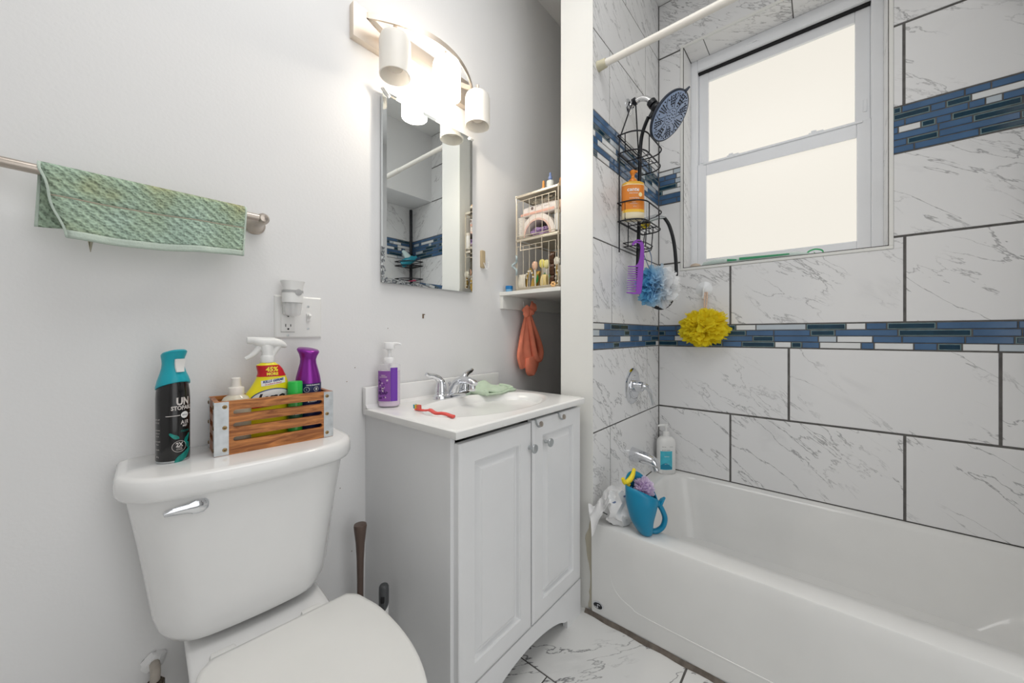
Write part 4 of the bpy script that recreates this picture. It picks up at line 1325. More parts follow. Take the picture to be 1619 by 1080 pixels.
tulip('pink tulip-shaped hair clip standing in the lower drawer', (1.236, 0.917, Z0), pm('tulip_pink', (232, 188, 160), 0.35), 'ivory', 0.112)
tulip('yellow tulip-shaped hair clip beside the pink one', (1.236, 0.880, Z0), pm('tulip_yellow', (236, 222, 120), 0.35), 'gold', 0.116)
tulip('pale yellow flower hair clip behind the dark braid clips', (1.240, 0.860, Z0), pm('flower_cream', (238, 228, 160), 0.35), 'ivory', 0.112)
claw('gold-trimmed clear hair claw low in the drawer middle', (1.228, 0.862, Z0), 0.032, 0.05, pm('champagne_clip', (224, 202, 140), 0.25))
claw('amber hair claw leaning left of the pink tulip clip', (1.250, 0.932, Z0), 0.030, 0.072, pm('honey_clip', (206, 168, 84), 0.25), tilt=0.3)
for k, zz in enumerate((0.0, 0.046, 0.092)):
    claw('tortoiseshell hair claw in the dark stack, %s' % ('lowest', 'middle one', 'topmost')[k], (1.232, 0.824, Z0 + zz), 0.024, 0.046, 'tort', teeth=3)
pc = thing('pearl_hair_comb', 'tall gold and pearl hair clip with a white rosette at the right of the drawer', 'hair clip', (1.222, 0.797, Z0 + 0.003), -90)
mb = MB(); mb.tube(spline([(0.0, 0, 0.0), (0.005, 0, 0.03), (-0.003, 0, 0.055), (0.004, 0, 0.08)], 5), 0.006, 8, flat=0.6); mb.build('twist', 'gold', pc)
mb = MB(); crumple(mb, (0, -0.002, 0.094), (0.030, 0.016, 0.034), 9, 0.2); mb.build('rosette', 'ivory', pc, ang=60)
for k in range(5):
    mb = MB(); mb.lathe([(0.0, -0.004), (0.0035, -0.002), (0.004, 0), (0.0035, 0.002), (0, 0.004)], (0.006 * math.cos(k * 2.2), -0.006, 0.012 + 0.014 * k), 10); mb.build('pearl', 'ivory', pc)
of = thing('flower_tie', 'small orange flower hair tie at the drawer bottom right', 'hair tie', (1.206, 0.806, RZ0), -90)
mb = MB()
for k in range(6):
    a = math.pi * k / 3; mb.lathe([(0, -0.004), (0.005, -0.002), (0.0055, 0.001), (0.003, 0.004), (0, 0.005)], (0.0075 * math.cos(a), 0, 0.0125 + 0.0075 * math.sin(a)), 10, sy=0.6)
mb.build('petals', pm('peach_flower', (240, 192, 130), 0.5), of, ang=60)
bs = thing('spiral_hair_tie', 'blue-grey coiled hair tie hanging on the left rack post', 'hair tie', (1.208, 0.999, 1.272), -90)
mb = MB()
pts = [(0.012 * math.sin(t) + 0.002, -0.004 + 0.005 * math.cos(2 * t), 0.062 - 0.0088 * t) for t in [k * 0.28 for k in range(34)]]
mb.tube(pts, 0.0042, 8); mb.build('coil', pm('blue_grey_coil', (172, 188, 192), 0.35), bs)
bx_ = thing('clear_box', 'clear plastic box at the back of the lower drawer', 'box', (1.33, 0.86, Z0))
mb = MB(); mb.span((-0.04, -0.06, 0), (0.04, 0.06, 0.095), 0.003); mb.build('box_wall', pm('cloudy_plastic', (206, 204, 196), 0.25), bx_)
ol_ = thing('olive_pouch', 'olive cloth pouch at the dark back right of the lower drawer', 'pouch', (1.40, 0.83, Z0))
mb = MB(); crumple(mb, (0, 0, 0.06), (0.07, 0.08, 0.12), 12, 0.12); mb.build('pouch_cloth', pm('olive_cloth', (132, 120, 66), 0.8), ol_, ang=60)

jar = thing('cream_jar', 'small blue lidded jar at the left front corner of the nook shelf', 'jar', (1.222, 1.046, RZ0))
mb = MB(); mb.lathe([(0.013, 0), (0.015, 0.002), (0.0155, 0.010), (0.015, 0.016), (0.013, 0.0165)], n=24); mb.build('jar_body', pm('clear_blue', (120, 176, 214), 0.15), jar, ang=40)
mb = MB(); mb.lathe([(0.016, 0.013), (0.0163, 0.014), (0.0163, 0.026), (0.015, 0.0275)], n=24); mb.build('lid', pm('blue_lid', (30, 120, 188), 0.35), jar, ang=40)

# ------------------------------------------------------------------ coral towel knotted on the shelf cleat
ct = thing('hand_towel', 'coral microfibre towel knotted and hanging from the shelf cleat', 'towel', (1.345, 1.045, 1.105))
M['coral'] = pm('coral_cloth', (246, 146, 118), 0.95, spec=0.1, bump=0.5, bscale=500, var=0.06, vscale=30)
mb = MB()
sec = [(0.000, 0.004, 0.014, 0.010), (-0.035, 0.000, 0.020, 0.012), (-0.08, -0.006, 0.032, 0.014), (-0.14, -0.006, 0.052, 0.016), (-0.19, -0.004, 0.066, 0.018), (-0.225, 0.004, 0.064, 0.018), (-0.245, 0.004, 0.054, 0.016)]
rings = []
sp_ = spline([(z, cx_, w_) for z, cx_, w_, d_ in sec], 4)
sp2 = spline([(d_, 0, 0) for z, cx_, w_, d_ in sec], 4)
for (z, cx_, w_), (d_, _, _) in zip(sp_, sp2):
    k = min(1, -z / 0.1)
    rings.append([(cx_ + w_ * math.cos(t), (d_ * (0.8 + 0.35 * k * math.cos(5 * t + 1.0) + 0.15 * k * math.sin(9 * t + z * 20))) * math.sin(t), z + 0.016 * k * math.cos(t - 0.4)) for t in [2 * math.pi * i / 56 for i in range(56)]])
mb.loft(rings)
body_ = mb.build('towel_body', 'coral', ct, ang=80)
# the loose loop hanging to the right, two ropes of cloth and the pouch that sags between them
mb = MB()
mb.tube(spline([(0.006, -0.010, -0.01), (0.030, -0.016, -0.07), (0.062, -0.020, -0.135), (0.076, -0.022, -0.185), (0.062, -0.024, -0.222), (0.036, -0.024, -0.212), (0.020, -0.022, -0.16), (0.008, -0.016, -0.08), (0.0, -0.010, -0.01)], 6), [0.010 + 0.009 * math.sin(math.pi * k / 48) for k in range(49)], 12, flat=0.75)
mb.build('towel_fold', 'coral', ct, ang=80)
mb = MB()
mb.loft([[(cx_ + r * math.cos(t), -0.012 + 0.016 * math.sin(t), z + 0.3 * r * math.cos(t)) for t in [2 * math.pi * i / 24 for i in range(24)]] for z, cx_, r in ((-0.20, 0.030, 0.050), (-0.235, 0.028, 0.052), (-0.262, 0.026, 0.045), (-0.282, 0.024, 0.032), (-0.292, 0.022, 0.014))])
mb.build('towel_end', 'coral', ct, ang=80)
for sg, nm in ((-1, 'towel_corner'), (1, 'towel_corner')):
    mb = MB()
    dx_, dz_ = (-0.044, 0.000) if sg < 0 else (0.034, 0.040)
    nx_, nz_ = (-dz_, dx_) if sg < 0 else (dz_, -dx_)
    ln = math.hypot(dx_, dz_); nx_, nz_ = nx_ / ln, nz_ / ln
    rings = []
    for k in range(10):
        q = k / 9
        w_ = 0.008 + 0.020 * math.sin(math.pi * min(1, q * 0.62 + 0.05)) - (0.012 * max(0, q - 0.8) / 0.2)
        rings.append([(dx_ * q + nx_ * w_ * math.cos(t), -0.016 - 0.010 * math.sin(math.pi * q) + 0.0055 * math.sin(t) + 0.004 * math.cos(3 * t) * q, dz_ * q + nz_ * w_ * math.cos(t)) for t in [2 * math.pi * i / 20 for i in range(20)]])
    mb.loft(rings)
    mb.build(nm, 'coral', ct, ang=80)
mb = MB(); mb.tube(spline([(-0.012, -0.018, 0.008), (-0.006, -0.030, 0.0), (0.006, -0.031, -0.004), (0.013, -0.020, -0.008), (0.006, -0.010, -0.002)], 5), 0.0085, 10); mb.tube(spline([(0.010, -0.018, 0.010), (0.002, -0.028, 0.004), (-0.008, -0.028, -0.010), (-0.008, -0.018, -0.016)], 5), 0.008, 10)
mb.build('knot', 'coral', ct, ang=80)
hk = thing('cleat_hook', 'small white hook on the shelf cleat holding the coral towel', 'hook', (1.345, YM - 0.018, 1.14))
mb = MB(); mb.span((-0.006, -0.003, -0.012), (0.006, 0.0, 0.012), 0.001); mb.tube(spline([(0, -0.002, -0.004), (0, -0.014, -0.020), (0, -0.022, -0.026), (0, -0.026, -0.012)], 5), 0.002, 8); mb.build('hook_body', 'plastic_w', hk)

# ------------------------------------------------------------------ things on the toilet tank
TKZ = 0.7475
can = thing('air_freshener_can', 'black aerosol can with teal nozzle cap on the left of the toilet tank lid', 'spray can', (0.127, 1.000, TKZ))
can.scale = (0.78, 0.78, 1.0)
R_ = 0.0335
mb = MB(); mb.lathe([(R_ - 0.003, 0), (R_ - 0.0005, 0.001), (R_ - 0.0005, 0.004)], n=40); mb.build('can_base', 'steel', can)
mb = MB()
mb.loft([[(r * math.cos(t), r * math.sin(t), z) for t in [2 * math.pi * k / 40 for k in range(40)]] for r, z in ((R_ - 0.001, 0.003), (R_, 0.006), (R_, 0.125), (R_ - 0.001, 0.140), (R_ - 0.003, 0.152), (R_ - 0.0065, 0.163))])
canb = mb.build('can_body', pm('black_label', (18, 17, 18), 0.22, coat=0.3), can, ang=40)
mb = MB()
M['teal_cap'] = pm('teal_plastic', (24, 164, 180), 0.35)
FA = math.radians(-66)     # direction the nozzle and the label face
fx, fy = math.cos(FA), math.sin(FA)
rings = []
for r, z, sl, off, n_ in ((0.0338, 0.149, 0.30, 0, 0), (0.0338, 0.153, 0.28, 0, 0), (0.0305, 0.164, 0.2, 0, 0), (0.0255, 0.176, 0.1, 0, 0), (0.0225, 0.186, 0.05, 0.0, 0), (0.0215, 0.195, 0.1, 0.0, 0), (0.0235, 0.203, 0.2, 0.001, 0.2), (0.0275, 0.210, 0.22, 0.003, 0.5), (0.0285, 0.2135, 0.22, 0.004, 0.5), (0.026, 0.2165, 0.22, 0.004, 0.5), (0.012, 0.219, 0.22, 0.003, 0.3)):
    rg = []
    for k in range(40):
        t = 2 * math.pi * k / 40
        x, y = r * math.cos(t), r * math.sin(t) * (1 - 0.28 * n_)
        x += off
        rg.append((x * fx - y * fy, x * fy + y * fx, z + sl * x * (1.0 if z < 0.19 else 1.0)))
    rings.append(rg)
mb.loft(rings)
cap = mb.build('spray_cap', 'teal_cap', can, ang=50)
mb = MB()
mb.M = Matrix.Rotation(FA, 4, 'Z')
mb.loft([[(x, y, z) for x, y, z in ((xx, -w_, z0), (xx + 0.002, 0, z0), (xx, w_, z0), (xx - 0.004, w_, z0), (xx - 0.004, -w_, z0))] for xx, w_, z0 in ((0.0285, 0.0085, 0.178), (0.0262, 0.0095, 0.187), (0.0268, 0.0105, 0.196), (0.0285, 0.011, 0.204))])
mb.build('spray_button', 'plastic_w', cap, ang=30)
mb = MB()
f0 = math.radians(-62)
mb.mi = 0
mb.text('UN', 0.020, cyl_map(R_, f0, 0.119), bold=0.0009)
mb.text('STOPABLES', 0.0110, cyl_map(R_, f0 + 0.1, 0.1065), bold=0.0004)
mb.text('AIR', 0.0105, cyl_map(R_, f0 + 0.12, 0.0775), bold=0.0003, spacing=1.25)
mb.text('MIST', 0.0055, cyl_map(R_, f0 + 0.12, 0.0705), bold=0.0002)
mb.text('2X', 0.0115, cyl_map(R_, f0 - 0.25, 0.034), bold=0.0004)
mb.text('ODOR\nPOWER', 0.0036, cyl_map(R_, f0 - 0.25, 0.0265))
cyl_patch(mb, R_, f0 - 0.62, 0.028, 0.0915, 0.0928, 0.0004); cyl_patch(mb, R_, f0 + 0.75, 0.016, 0.0925, 0.0938, 0.0004)
for k, (s_, zz) in enumerate((('NET WT', 0.086), ('8.8 OZ', 0.080), ('eliminates', 0.066), ('odors in', 0.060), ('the air', 0.054), ('don\'t mask', 0.044), ('them', 0.038), ('refresh', 0.028), ('250 g', 0.014))):
    mb.text(s_, 0.0038, cyl_map(R_, f0 - 1.62, zz))
# oval round the 2X
mb.grid(lambda u, v: cyl_map(R_, f0 - 0.25, 0.031)((0.0138 + 0.0008 * v) * math.cos(2 * math.pi * u), (0.0105 + 0.0007 * v) * math.sin(2 * math.pi * u)), 36, 1)
mb.mi = 1
mb.text('FRESH', 0.0060, cyl_map(R_, f0 + 0.12, 0.0600), spacing=1.3)
for cx_, cz, w_, h_, sl in ((-0.55, 0.052, 0.010, 0.0042, -0.5), (0.28, 0.045, 0.008, 0.006, 0.8), (0.30, 0.033, 0.007, 0.006, -0.5), (0.05, 0.012, 0.020, 0.0075, 0.55)):
    mb.grid(lambda u, v, a=cx_, z=cz, w1=w_, h1=h_, s1=sl: cyl_map(R_, f0 + a, z, 0.0004)(w1 * v * math.cos(2 * math.pi * u), h1 * v * math.sin(2 * math.pi * u) * (1 + 0.25 * math.sin(6 * math.pi * u)) + s1 * w1 * v * math.cos(2 * math.pi * u)), 24, 2)
mb.mi = 2
mb.grid(lambda u, v: cyl_map(R_, f0 + 0.10, 0.0922, 0.0007)(0.0088 * v * math.cos(2 * math.pi * u), 0.0066 * v * math.sin(2 * math.pi * u)), 28, 2)
mb.mi = 3
mb.text('febreze', 0.0044, cyl_map(R_, f0 + 0.10, 0.0922, 0.0010), shear=0.3)
mb.build('label_print', [pm('silver_print', (206, 200, 196), 0.4), pm('teal_print', (16, 128, 118), 0.3, var=0.35, vscale=120), 'plastic_w', pm('navy_ink', (40, 50, 90), 0.5)], canb, ang=0)

# wooden crate
cr_ = thing('wooden_crate', 'slatted wooden crate with steel corner straps on the toilet tank', 'crate', (0.184, 0.953, TKZ), -5.7)
CL, CD, CH, CT = 0.2295, 0.105, 0.1125, 0.009


def slot(x0, x1, zc, h):
    r = h / 2
    out = []
    for k in range(9):
        a = -math.pi / 2 + math.pi * k / 8
        out.append((x1 - r + r * math.cos(a), zc + r * math.sin(a)))
    for k in range(9):
        a = math.pi / 2 + math.pi * k / 8
        out.append((x0 + r + r * math.cos(a), zc + r * math.sin(a)))
    return out


SZ = (0.0885, 0.0610, 0.0315)
for nm, y0, y1 in (('front_panel', 0.0, CT), ('back_panel', CD - CT, CD)):
    mb = MB(); mb.plate([(0, 0), (CL, 0), (CL, CH), (0, CH)], [slot(0.031, 0.206, z, 0.0098) for z in SZ], y0, y1); mb.build(nm, 'crate', cr_, ang=0)
for x in (0.0, CL - CT):
    mb = MB()
    mb.plate([(CT, 0), (CD - CT, 0), (CD - CT, CH - 0.001), (CT, CH - 0.001)], [slot(0.018, CD - 0.018, z, 0.0125) for z in SZ], 0, CT)
    mb.v = [(x + y, xx, z) for xx, y, z in mb.v]
    mb.build('side_panel', 'crate_y', cr_, ang=0)
mb = MB(); mb.span((CT, CT, 0.0), (CL - CT, CD - CT, 0.005)); mb.build('bottom_board', 'crate_y', cr_, ang=0)
for x0, x1, ex in ((0.0, 0.0235, 0.0), (CL - 0.0205, CL, CL)):
    for front in (True, False):
        mb = MB()
        yA = -0.0008 if front else CD
        mb.span((x0, yA, 0.001), (x1, yA + 0.0008, CH - 0.0005))
        xs = -0.0008 if ex == 0 else CL
        mb.span((xs, yA if front else CD - 0.018, 0.001), (xs + 0.0008, 0.018 if front else CD + 0.0008, CH - 0.0005))
        bk = mb.build('corner_strap', 'steel', cr_, ang=0)
        if front:
            for zz in (0.012, 0.058, 0.1015):
                s_ = MB(); s_.M = Matrix.Translation(((x0 + x1) / 2 + (0.005 if ex == 0 else -0.003), yA, zz)) @ Matrix.Rotation(math.radians(90), 4, 'X')
                s_.lathe([(0.0042, 0), (0.0040, 0.0012), (0.0026, 0.002), (0.0, 0.0022)], n=14); s_.mi = 1; s_.box((0, 0, 0.0021), (0.0044, 0.0009, 0.0006)); s_.box((0, 0, 0.0021), (0.0009, 0.0044, 0.0006))
                s_.build('screw', [pm('brass_screw', (168, 140, 96), 0.35, metal=0.8), 'gap'], bk)
        if ex == 0:
            for zz in (0.012, 0.058, 0.1015):
                s_ = MB(); s_.M = Matrix.Translation((-0.0008, 0.009 if front else CD - 0.009, zz)) @ Matrix.Rotation(math.radians(-90), 4, 'Y')
                s_.lathe([(0.0042, 0), (0.0040, 0.0012), (0.0026, 0.002), (0.0, 0.0022)], n=14); s_.build('screw', M.setdefault('dark_screw', pm('dark_screw', (120, 100, 76), 0.4, metal=0.8)), bk)
CZ_ = TKZ + 0.005

# clear pump bottle
pb = thing('spray_mist_bottle', 'clear bottle with white sprayer at the left end of the wooden crate', 'bottle', (0.231, 0.998, CZ_))
mb = MB(); mb.lathe([(0.026, 0), (0.0285, 0.003), (0.0285, 0.092), (0.027, 0.101), (0.022, 0.109), (0.014, 0.114), (0.0125, 0.117)], n=32)
mb.build('bottle_body', pm('cloudy_bottle', (232, 224, 204), 0.12, trans=0.15, ior=1.3), pb, ang=40)
mb = MB(); mb.lathe([(0.0145, 0.113), (0.0148, 0.115), (0.0148, 0.129), (0.0135, 0.131), (0.0095, 0.132), (0.0088, 0.146), (0.0088, 0.150), (0.0070, 0.152), (0.0, 0.1525)], n=28); mb.build('sprayer', pm('ivory_plastic', (236, 230, 222), 0.35), pb, ang=35)

# yellow trigger spray bottle
yb = thing('cleaner_spray_bottle', 'yellow cleaner bottle with red neck label and white trigger in the crate', 'bottle', (0.292, 0.9985, CZ_), -6)
SEC = [(0.0, -0.042, 0.042, 0.023), (0.004, -0.044, 0.044, 0.025), (0.060, -0.044, 0.044, 0.025), (0.090, -0.046, 0.044, 0.025), (0.110, -0.043, 0.045, 0.025), (0.124, -0.034, 0.044, 0.024), (0.140, -0.025, 0.040, 0.022), (0.150, -0.0215, 0.0365, 0.021), (0.158, -0.0195, 0.033, 0.020), (0.166, -0.0205, 0.030, 0.0185), (0.176, -0.0220, 0.022, 0.017), (0.180, -0.016, 0.0165, 0.0145), (0.184, -0.012, 0.0125, 0.0118)]
mb = MB()
fin = spline([(z, a, b_) for z, a, b_, d_ in SEC], 4)
fd = spline([(d_, 0, 0) for z, a, b_, d_ in SEC], 4)
FULL = [(f[0], f[1], f[2], d[0]) for f, d in zip(fin, fd)]


def ring(z, a, b_, d_, sc=1.0):
    cx_, w_ = (a + b_) / 2, (b_ - a) / 2 * sc
    return ell(cx_, 0, w_, d_ * sc, z, 40, 2.3)


mb.loft([ring(*q) for q in FULL])
ybd = mb.build('bottle_body', pm('yellow_plastic', (236, 222, 30), 0.3), yb, ang=50)


def front(x, z, off=0.0006):
    for q0, q1 in zip(FULL, FULL[1:]):
        if q0[0] <= z <= q1[0] and q1[0] > q0[0]:
            t = (z - q0[0]) / (q1[0] - q0[0])
            a, b_, d_ = [q0[k] + (q1[k] - q0[k]) * t for k in (1, 2, 3)]
            k = min(1.0, abs((x - (a + b_) / 2) / ((b_ - a) / 2)))
            return (x, -d_ * (1 - k ** 2.3) ** (1 / 2.3) - off, z)
    return (x, -0.025 - off, z)


mb = MB()
mb.mi = 0
mb.loft([ring(*q, 1.012) for q in FULL if 0.148 <= q[0] <= 0.177], cap0=False, cap1=False)
mb.mi = 1
mb.text('45%', 0.0145, lambda x, y: front(0.005 + x, 0.1665 + y, 0.0013), bold=0.0005, shear=0.1)
mb.text('MORE', 0.0085, lambda x, y: front(0.006 + x, 0.156 + y, 0.0013), bold=0.0004)
mb.mi = 2
mb.grid(lambda u, v: front(-0.016 + 0.048 * u, 0.1285 + 0.0125 * v + 0.006 * u, 0.0008), 10, 3)
mb.mi = 3
mb.text('KILLS GERMS', 0.0072, lambda x, y: front(0.0075 + x, 0.1405 + y + 0.12 * x, 0.0014), bold=0.0003, shear=0.2)
mb.mi = 0
mb.text('on surfaces & removes', 0.0036, lambda x, y: front(0.0075 + x, 0.1345 + y + 0.12 * x, 0.0014), bold=0.0001)
# oval brand panel
mb.mi = 2
mb.grid(lambda u, v: front(0.003 + 0.040 * v * math.cos(2 * math.pi * u) * 0.98, 0.102 + 0.019 * v * math.sin(2 * math.pi * u) + 0.004 * v * math.cos(2 * math.pi * u), 0.0008), 36, 5)
mb.mi = 3
mb.grid(lambda u, v: front(0.003 + (0.0385 + 0.0018 * v) * math.cos(math.pi * (0.06 + 0.86 * u)), 0.102 + (0.0185 + 0.0022 * v) * math.sin(math.pi * (0.06 + 0.86 * u)) + 0.004 * math.cos(math.pi * u), 0.0011), 30, 1)
mb.mi = 4
mb.text('Lysol', 0.030, lambda x, y: front(0.004 + x, 0.1015 + y + 0.1 * x, 0.0013), shear=0.35, bold=0.0010)
mb.mi = 0
mb.grid(lambda u, v: front(-0.034 + 0.070 * u, 0.080 + 0.009 * v + 0.006 * u, 0.0010), 12, 2)
mb.mi = 2
mb.text('ALL PURPOSE CLEANER', 0.0052, lambda x, y: front(0.001 + x, 0.0872 + y + 0.085 * x, 0.0014), bold=0.0002)
mb.build('label', [pm('red_label', (196, 24, 36), 0.35), pm('label_yellow', (246, 228, 60), 0.4), 'plastic_w', pm('label_blue', (30, 64, 130), 0.4), pm('label_black', (24, 24, 30), 0.4)], ybd, ang=50)
mb = MB()
mb.lathe([(0.0145, 0.182), (0.0150, 0.184), (0.0145, 0.196), (0.0125, 0.199)], n=28)
TR = math.radians(0)
mb.loft([[(x, w_ * math.cos(t), z + h_ * math.sin(t)) for t in [2 * math.pi * k / 20 for k in range(20)]] for x, w_, h_, z in ((-0.040, 0.007, 0.0072, 0.2340), (-0.039, 0.0075, 0.0080, 0.2340), (-0.029, 0.0078, 0.0084, 0.2335), (-0.028, 0.0088, 0.0092, 0.2330), (-0.010, 0.0105, 0.0125, 0.2285), (0.012, 0.0112, 0.0125, 0.2280), (0.028, 0.0100, 0.0095, 0.2255), (0.036, 0.0075, 0.0065, 0.2215), (0.039, 0.004, 0.003, 0.2195))])
mb.loft([ell(0.0, 0, 0.0125, 0.0115, 0.195, 24), ell(0.0005, 0, 0.0125, 0.011, 0.206, 24), ell(-0.001, 0, 0.0145, 0.0105, 0.218, 24), ell(-0.002, 0, 0.019, 0.010, 0.226, 24)])
mb.loft([ell(0.009, 0, 0.006, 0.008, 0.195, 16), ell(0.013, 0, 0.007, 0.008, 0.205, 16), ell(0.019, 0, 0.0085, 0.0085, 0.216, 16), ell(0.024, 0, 0.010, 0.008, 0.224, 16)])
tg = mb.build('trigger_head', 'plastic_w', yb, ang=45)
mb = MB(); pts = spline([(-0.014, 0, 0.224), (-0.019, 0, 0.214), (-0.026, 0, 0.204), (-0.036, 0, 0.196), (-0.043, 0, 0.192)], 5)
mb.tube(pts, [0.0055 - 0.003 * k / (len(pts) - 1) for k in range(len(pts))], 12, flat=1.5); mb.build('trigger', 'plastic_w', tg, ang=60)

# green-capped can and purple can
gb = thing('disinfectant_can', 'slim can with bright green cap in front of the purple can in the crate', 'spray can', (0.3395, 0.9655, CZ_))
mb = MB(); mb.lathe([(0.014, 0), (0.0152, 0.001), (0.0152, 0.098), (0.014, 0.102)], n=28)
gbb = mb.build('can_body', pm('green_clear', (60, 168, 66), 0.2), gb, ang=40)
mb = MB(); mb.lathe([(0.0155, 0.0985), (0.0157, 0.100), (0.0155, 0.1335), (0.0145, 0.1355), (0.0, 0.136)], n=28); mb.build('cap', pm('bright_green', (44, 190, 76), 0.35), gb, ang=40)
mb = MB(); mb.mi = 0; cyl_patch(mb, 0.0152, math.radians(-112), 0.045, 0.048, 0.078, 0.0004); cyl_patch(mb, 0.0152, math.radians(-112), 0.045, 0.004, 0.018, 0.0004); mb.mi = 1
mb.text('PURELL', 0.0075, cyl_map(0.0152, math.radians(-112), 0.0605, 0.0009), bold=0.0003); mb.text('CLEAN', 0.0055, cyl_map(0.0152, math.radians(-112), 0.031, 0.0009), bold=0.0002)
mb.build('label', [pm('dark_green_label', (28, 86, 58), 0.4), 'plastic_w'], gbb, ang=0)
pc = thing('purple_spray_can', 'metallic purple aerosol can with tilted cap at the right end of the crate', 'spray can', (0.3795, 0.9935, CZ_))
mb = MB(); mb.lathe([(0.026, 0), (0.0285, 0.001), (0.0285, 0.118), (0.0280, 0.128), (0.0265, 0.140)], n=36)
M['purple_m'] = pm('metallic_purple', (136, 44, 150), 0.28, metal=0.55)
pcb = mb.build('can_body', 'purple_m', pc, ang=40)
mb = MB()
PA = math.radians(-70)
px_, py_ = math.cos(PA), math.sin(PA)
rings = []
for r, z, sl, n_ in ((0.0290, 0.118, 0.0, 0), (0.0288, 0.128, 0, 0), (0.0270, 0.142, 0, 0), (0.0225, 0.160, 0, 0), (0.0185, 0.176, -0.03, 0), (0.0178, 0.186, -0.1, 0.0), (0.0205, 0.196, -0.2, 0.2), (0.0245, 0.204, -0.22, 0.3), (0.0255, 0.2075, -0.22, 0.3), (0.0235, 0.2105, -0.22, 0.3), (0.010, 0.2125, -0.2, 0.2)):
    rg = []
    for k in range(40):
        t = 2 * math.pi * k / 40
        x, y = r * math.cos(t), r * math.sin(t) * (1 - 0.1 * n_)
        rg.append((x * px_ - y * py_, x * py_ + y * px_, z + sl * x))
    rings.append(rg)
mb.loft(rings); mb.build('spray_cap', 'purple_m', pc, ang=50)
mb = MB(); mb.mi = 0; cyl_patch(mb, 0.0285, math.radians(-92), 0.075, 0.004, 0.1265, 0.0008); mb.mi = 1
mb.text('ODOR ELIMINATOR', 0.0036, cyl_map(0.0285, math.radians(-86), 0.1225, 0.0012), bold=0.0002)
for da, sy_ in ((-0.3, 0.113), (0.45, 0.113)):
    mb.grid(lambda u, v, d=da: cyl_map(0.0285, math.radians(-100) + d, 0.112, 0.0012)((0.0055 + 0.0008 * v) * math.cos(2 * math.pi * u), (0.0055 + 0.0008 * v) * math.sin(2 * math.pi * u)), 24, 1)
mb.text('L', 0.006, cyl_map(0.0285, math.radians(-100) - 0.3, 0.112, 0.0012)); mb.grid(lambda u, v: cyl_map(0.0285, math.radians(-100) + 0.45, 0.112, 0.0012)(0.0022 * v * math.cos(2 * math.pi * u), 0.0036 * v * math.sin(2 * math.pi * u)), 14, 1)
mb.text('LAVENDER\n& FRESH', 0.0055, cyl_map(0.0285, math.radians(-92), 0.085, 0.0012), bold=0.0002)
mb.build('label', [pm('navy_label', (30, 40, 88), 0.35), 'plastic_w'], pcb, ang=0)

# ------------------------------------------------------------------ things on the sink top
sb = thing('soap_dispenser', 'clear pump bottle of soap with purple label at the left back of the sink top', 'bottle', (0.630, 1.030, 0.777), -46)
mb = MB()
mb.loft([ell(0, 0, 0.029, 0.024, 0.0, 36, 2.6), ell(0, 0, 0.0325, 0.0275, 0.003, 36, 2.6), ell(0, 0, 0.0325, 0.0275, 0.126, 36, 2.6), ell(0, 0, 0.031, 0.026, 0.131, 36, 2.6), ell(0, 0, 0.020, 0.018, 0.1345, 36, 2.2), ell(0, 0, 0.0125, 0.0125, 0.136, 36)])
sbb = mb.build('bottle_body', 'clear', sb, ang=40)
mb = MB()
mb.loft([ell(0, 0, 0.028, 0.023, 0.003, 36, 2.6), ell(0, 0, 0.0308, 0.0258, 0.006, 36, 2.6), ell(0, 0, 0.0308, 0.0258, 0.112, 36, 2.6)])
mb.build('liquid_soap', pm('pale_pink_soap', (226, 204, 226), 0.1), sb, ang=40)


def sface(x, z, off=0.0005, back=False):
    k = min(0.995, abs(x) / 0.0325)
    return (x, (1 if back else -1) * (0.0275 * (1 - k ** 2.6) ** (1 / 2.6) + off), z)


mb = MB(); mb.mi = 0
mb.grid(lambda u, v: sface(-0.0322 + 0.042 * u, 0.020 + 0.092 * v), 16, 1)
mb.mi = 1
mb.grid(lambda u, v: sface(0.0105 + 0.0185 * u, 0.020 + 0.102 * v), 8, 1)
mb.mi = 2
mb.text('FRESH\nLAVENDER', 0.0048, lambda x, y: sface(-0.011 + x, 0.096 + y, 0.001), bold=0.0001)
mb.mi = 3
pr = random.Random(11)
for k in range(26):
    cx_, cz, s_ = -0.012 + pr.uniform(-0.013, 0.013), 0.026 + 0.058 * pr.random(), pr.uniform(0.002, 0.0045)
    mb.mi = 3 if k % 3 else 2
    mb.grid(lambda u, v, a=cx_, z=cz, q=s_, ph=k: sface(a + q * v * math.cos(2 * math.pi * u + ph) * (0.7 + 0.3 * math.cos(10 * math.pi * u)), z + q * v * math.sin(2 * math.pi * u + ph) * (0.7 + 0.3 * math.cos(10 * math.pi * u)), 0.0008 + 0.00002 * ph), 20, 1)
mb.text('SOAP', 0.012, lambda x, y: sface(-0.012 + x, 0.045 + y, 0.0018), bold=0.0006)
mb.build('label', [pm('purple_label', (142, 84, 168), 0.4), pm('violet_label', (118, 60, 176), 0.4), pm('pale_label', (226, 206, 214), 0.4), pm('plum_print', (82, 36, 110), 0.4)], sbb, ang=0)
M['pump_w'] = pm('translucent_white', (240, 240, 240), 0.3)
mb = MB(); mb.lathe([(0.0165, 0.134), (0.017, 0.136), (0.017, 0.148), (0.014, 0.152), (0.006, 0.153), (0.0055, 0.178)], n=28)
mb.loft([ell(0, 0, 0.0085, 0.0085, 0.176, 24, 2.4), ell(0, 0, 0.016, 0.0135, 0.179, 24, 2.4), ell(0, 0, 0.0165, 0.014, 0.196, 24, 2.4), ell(0, 0, 0.014, 0.012, 0.199, 24, 2.4)])
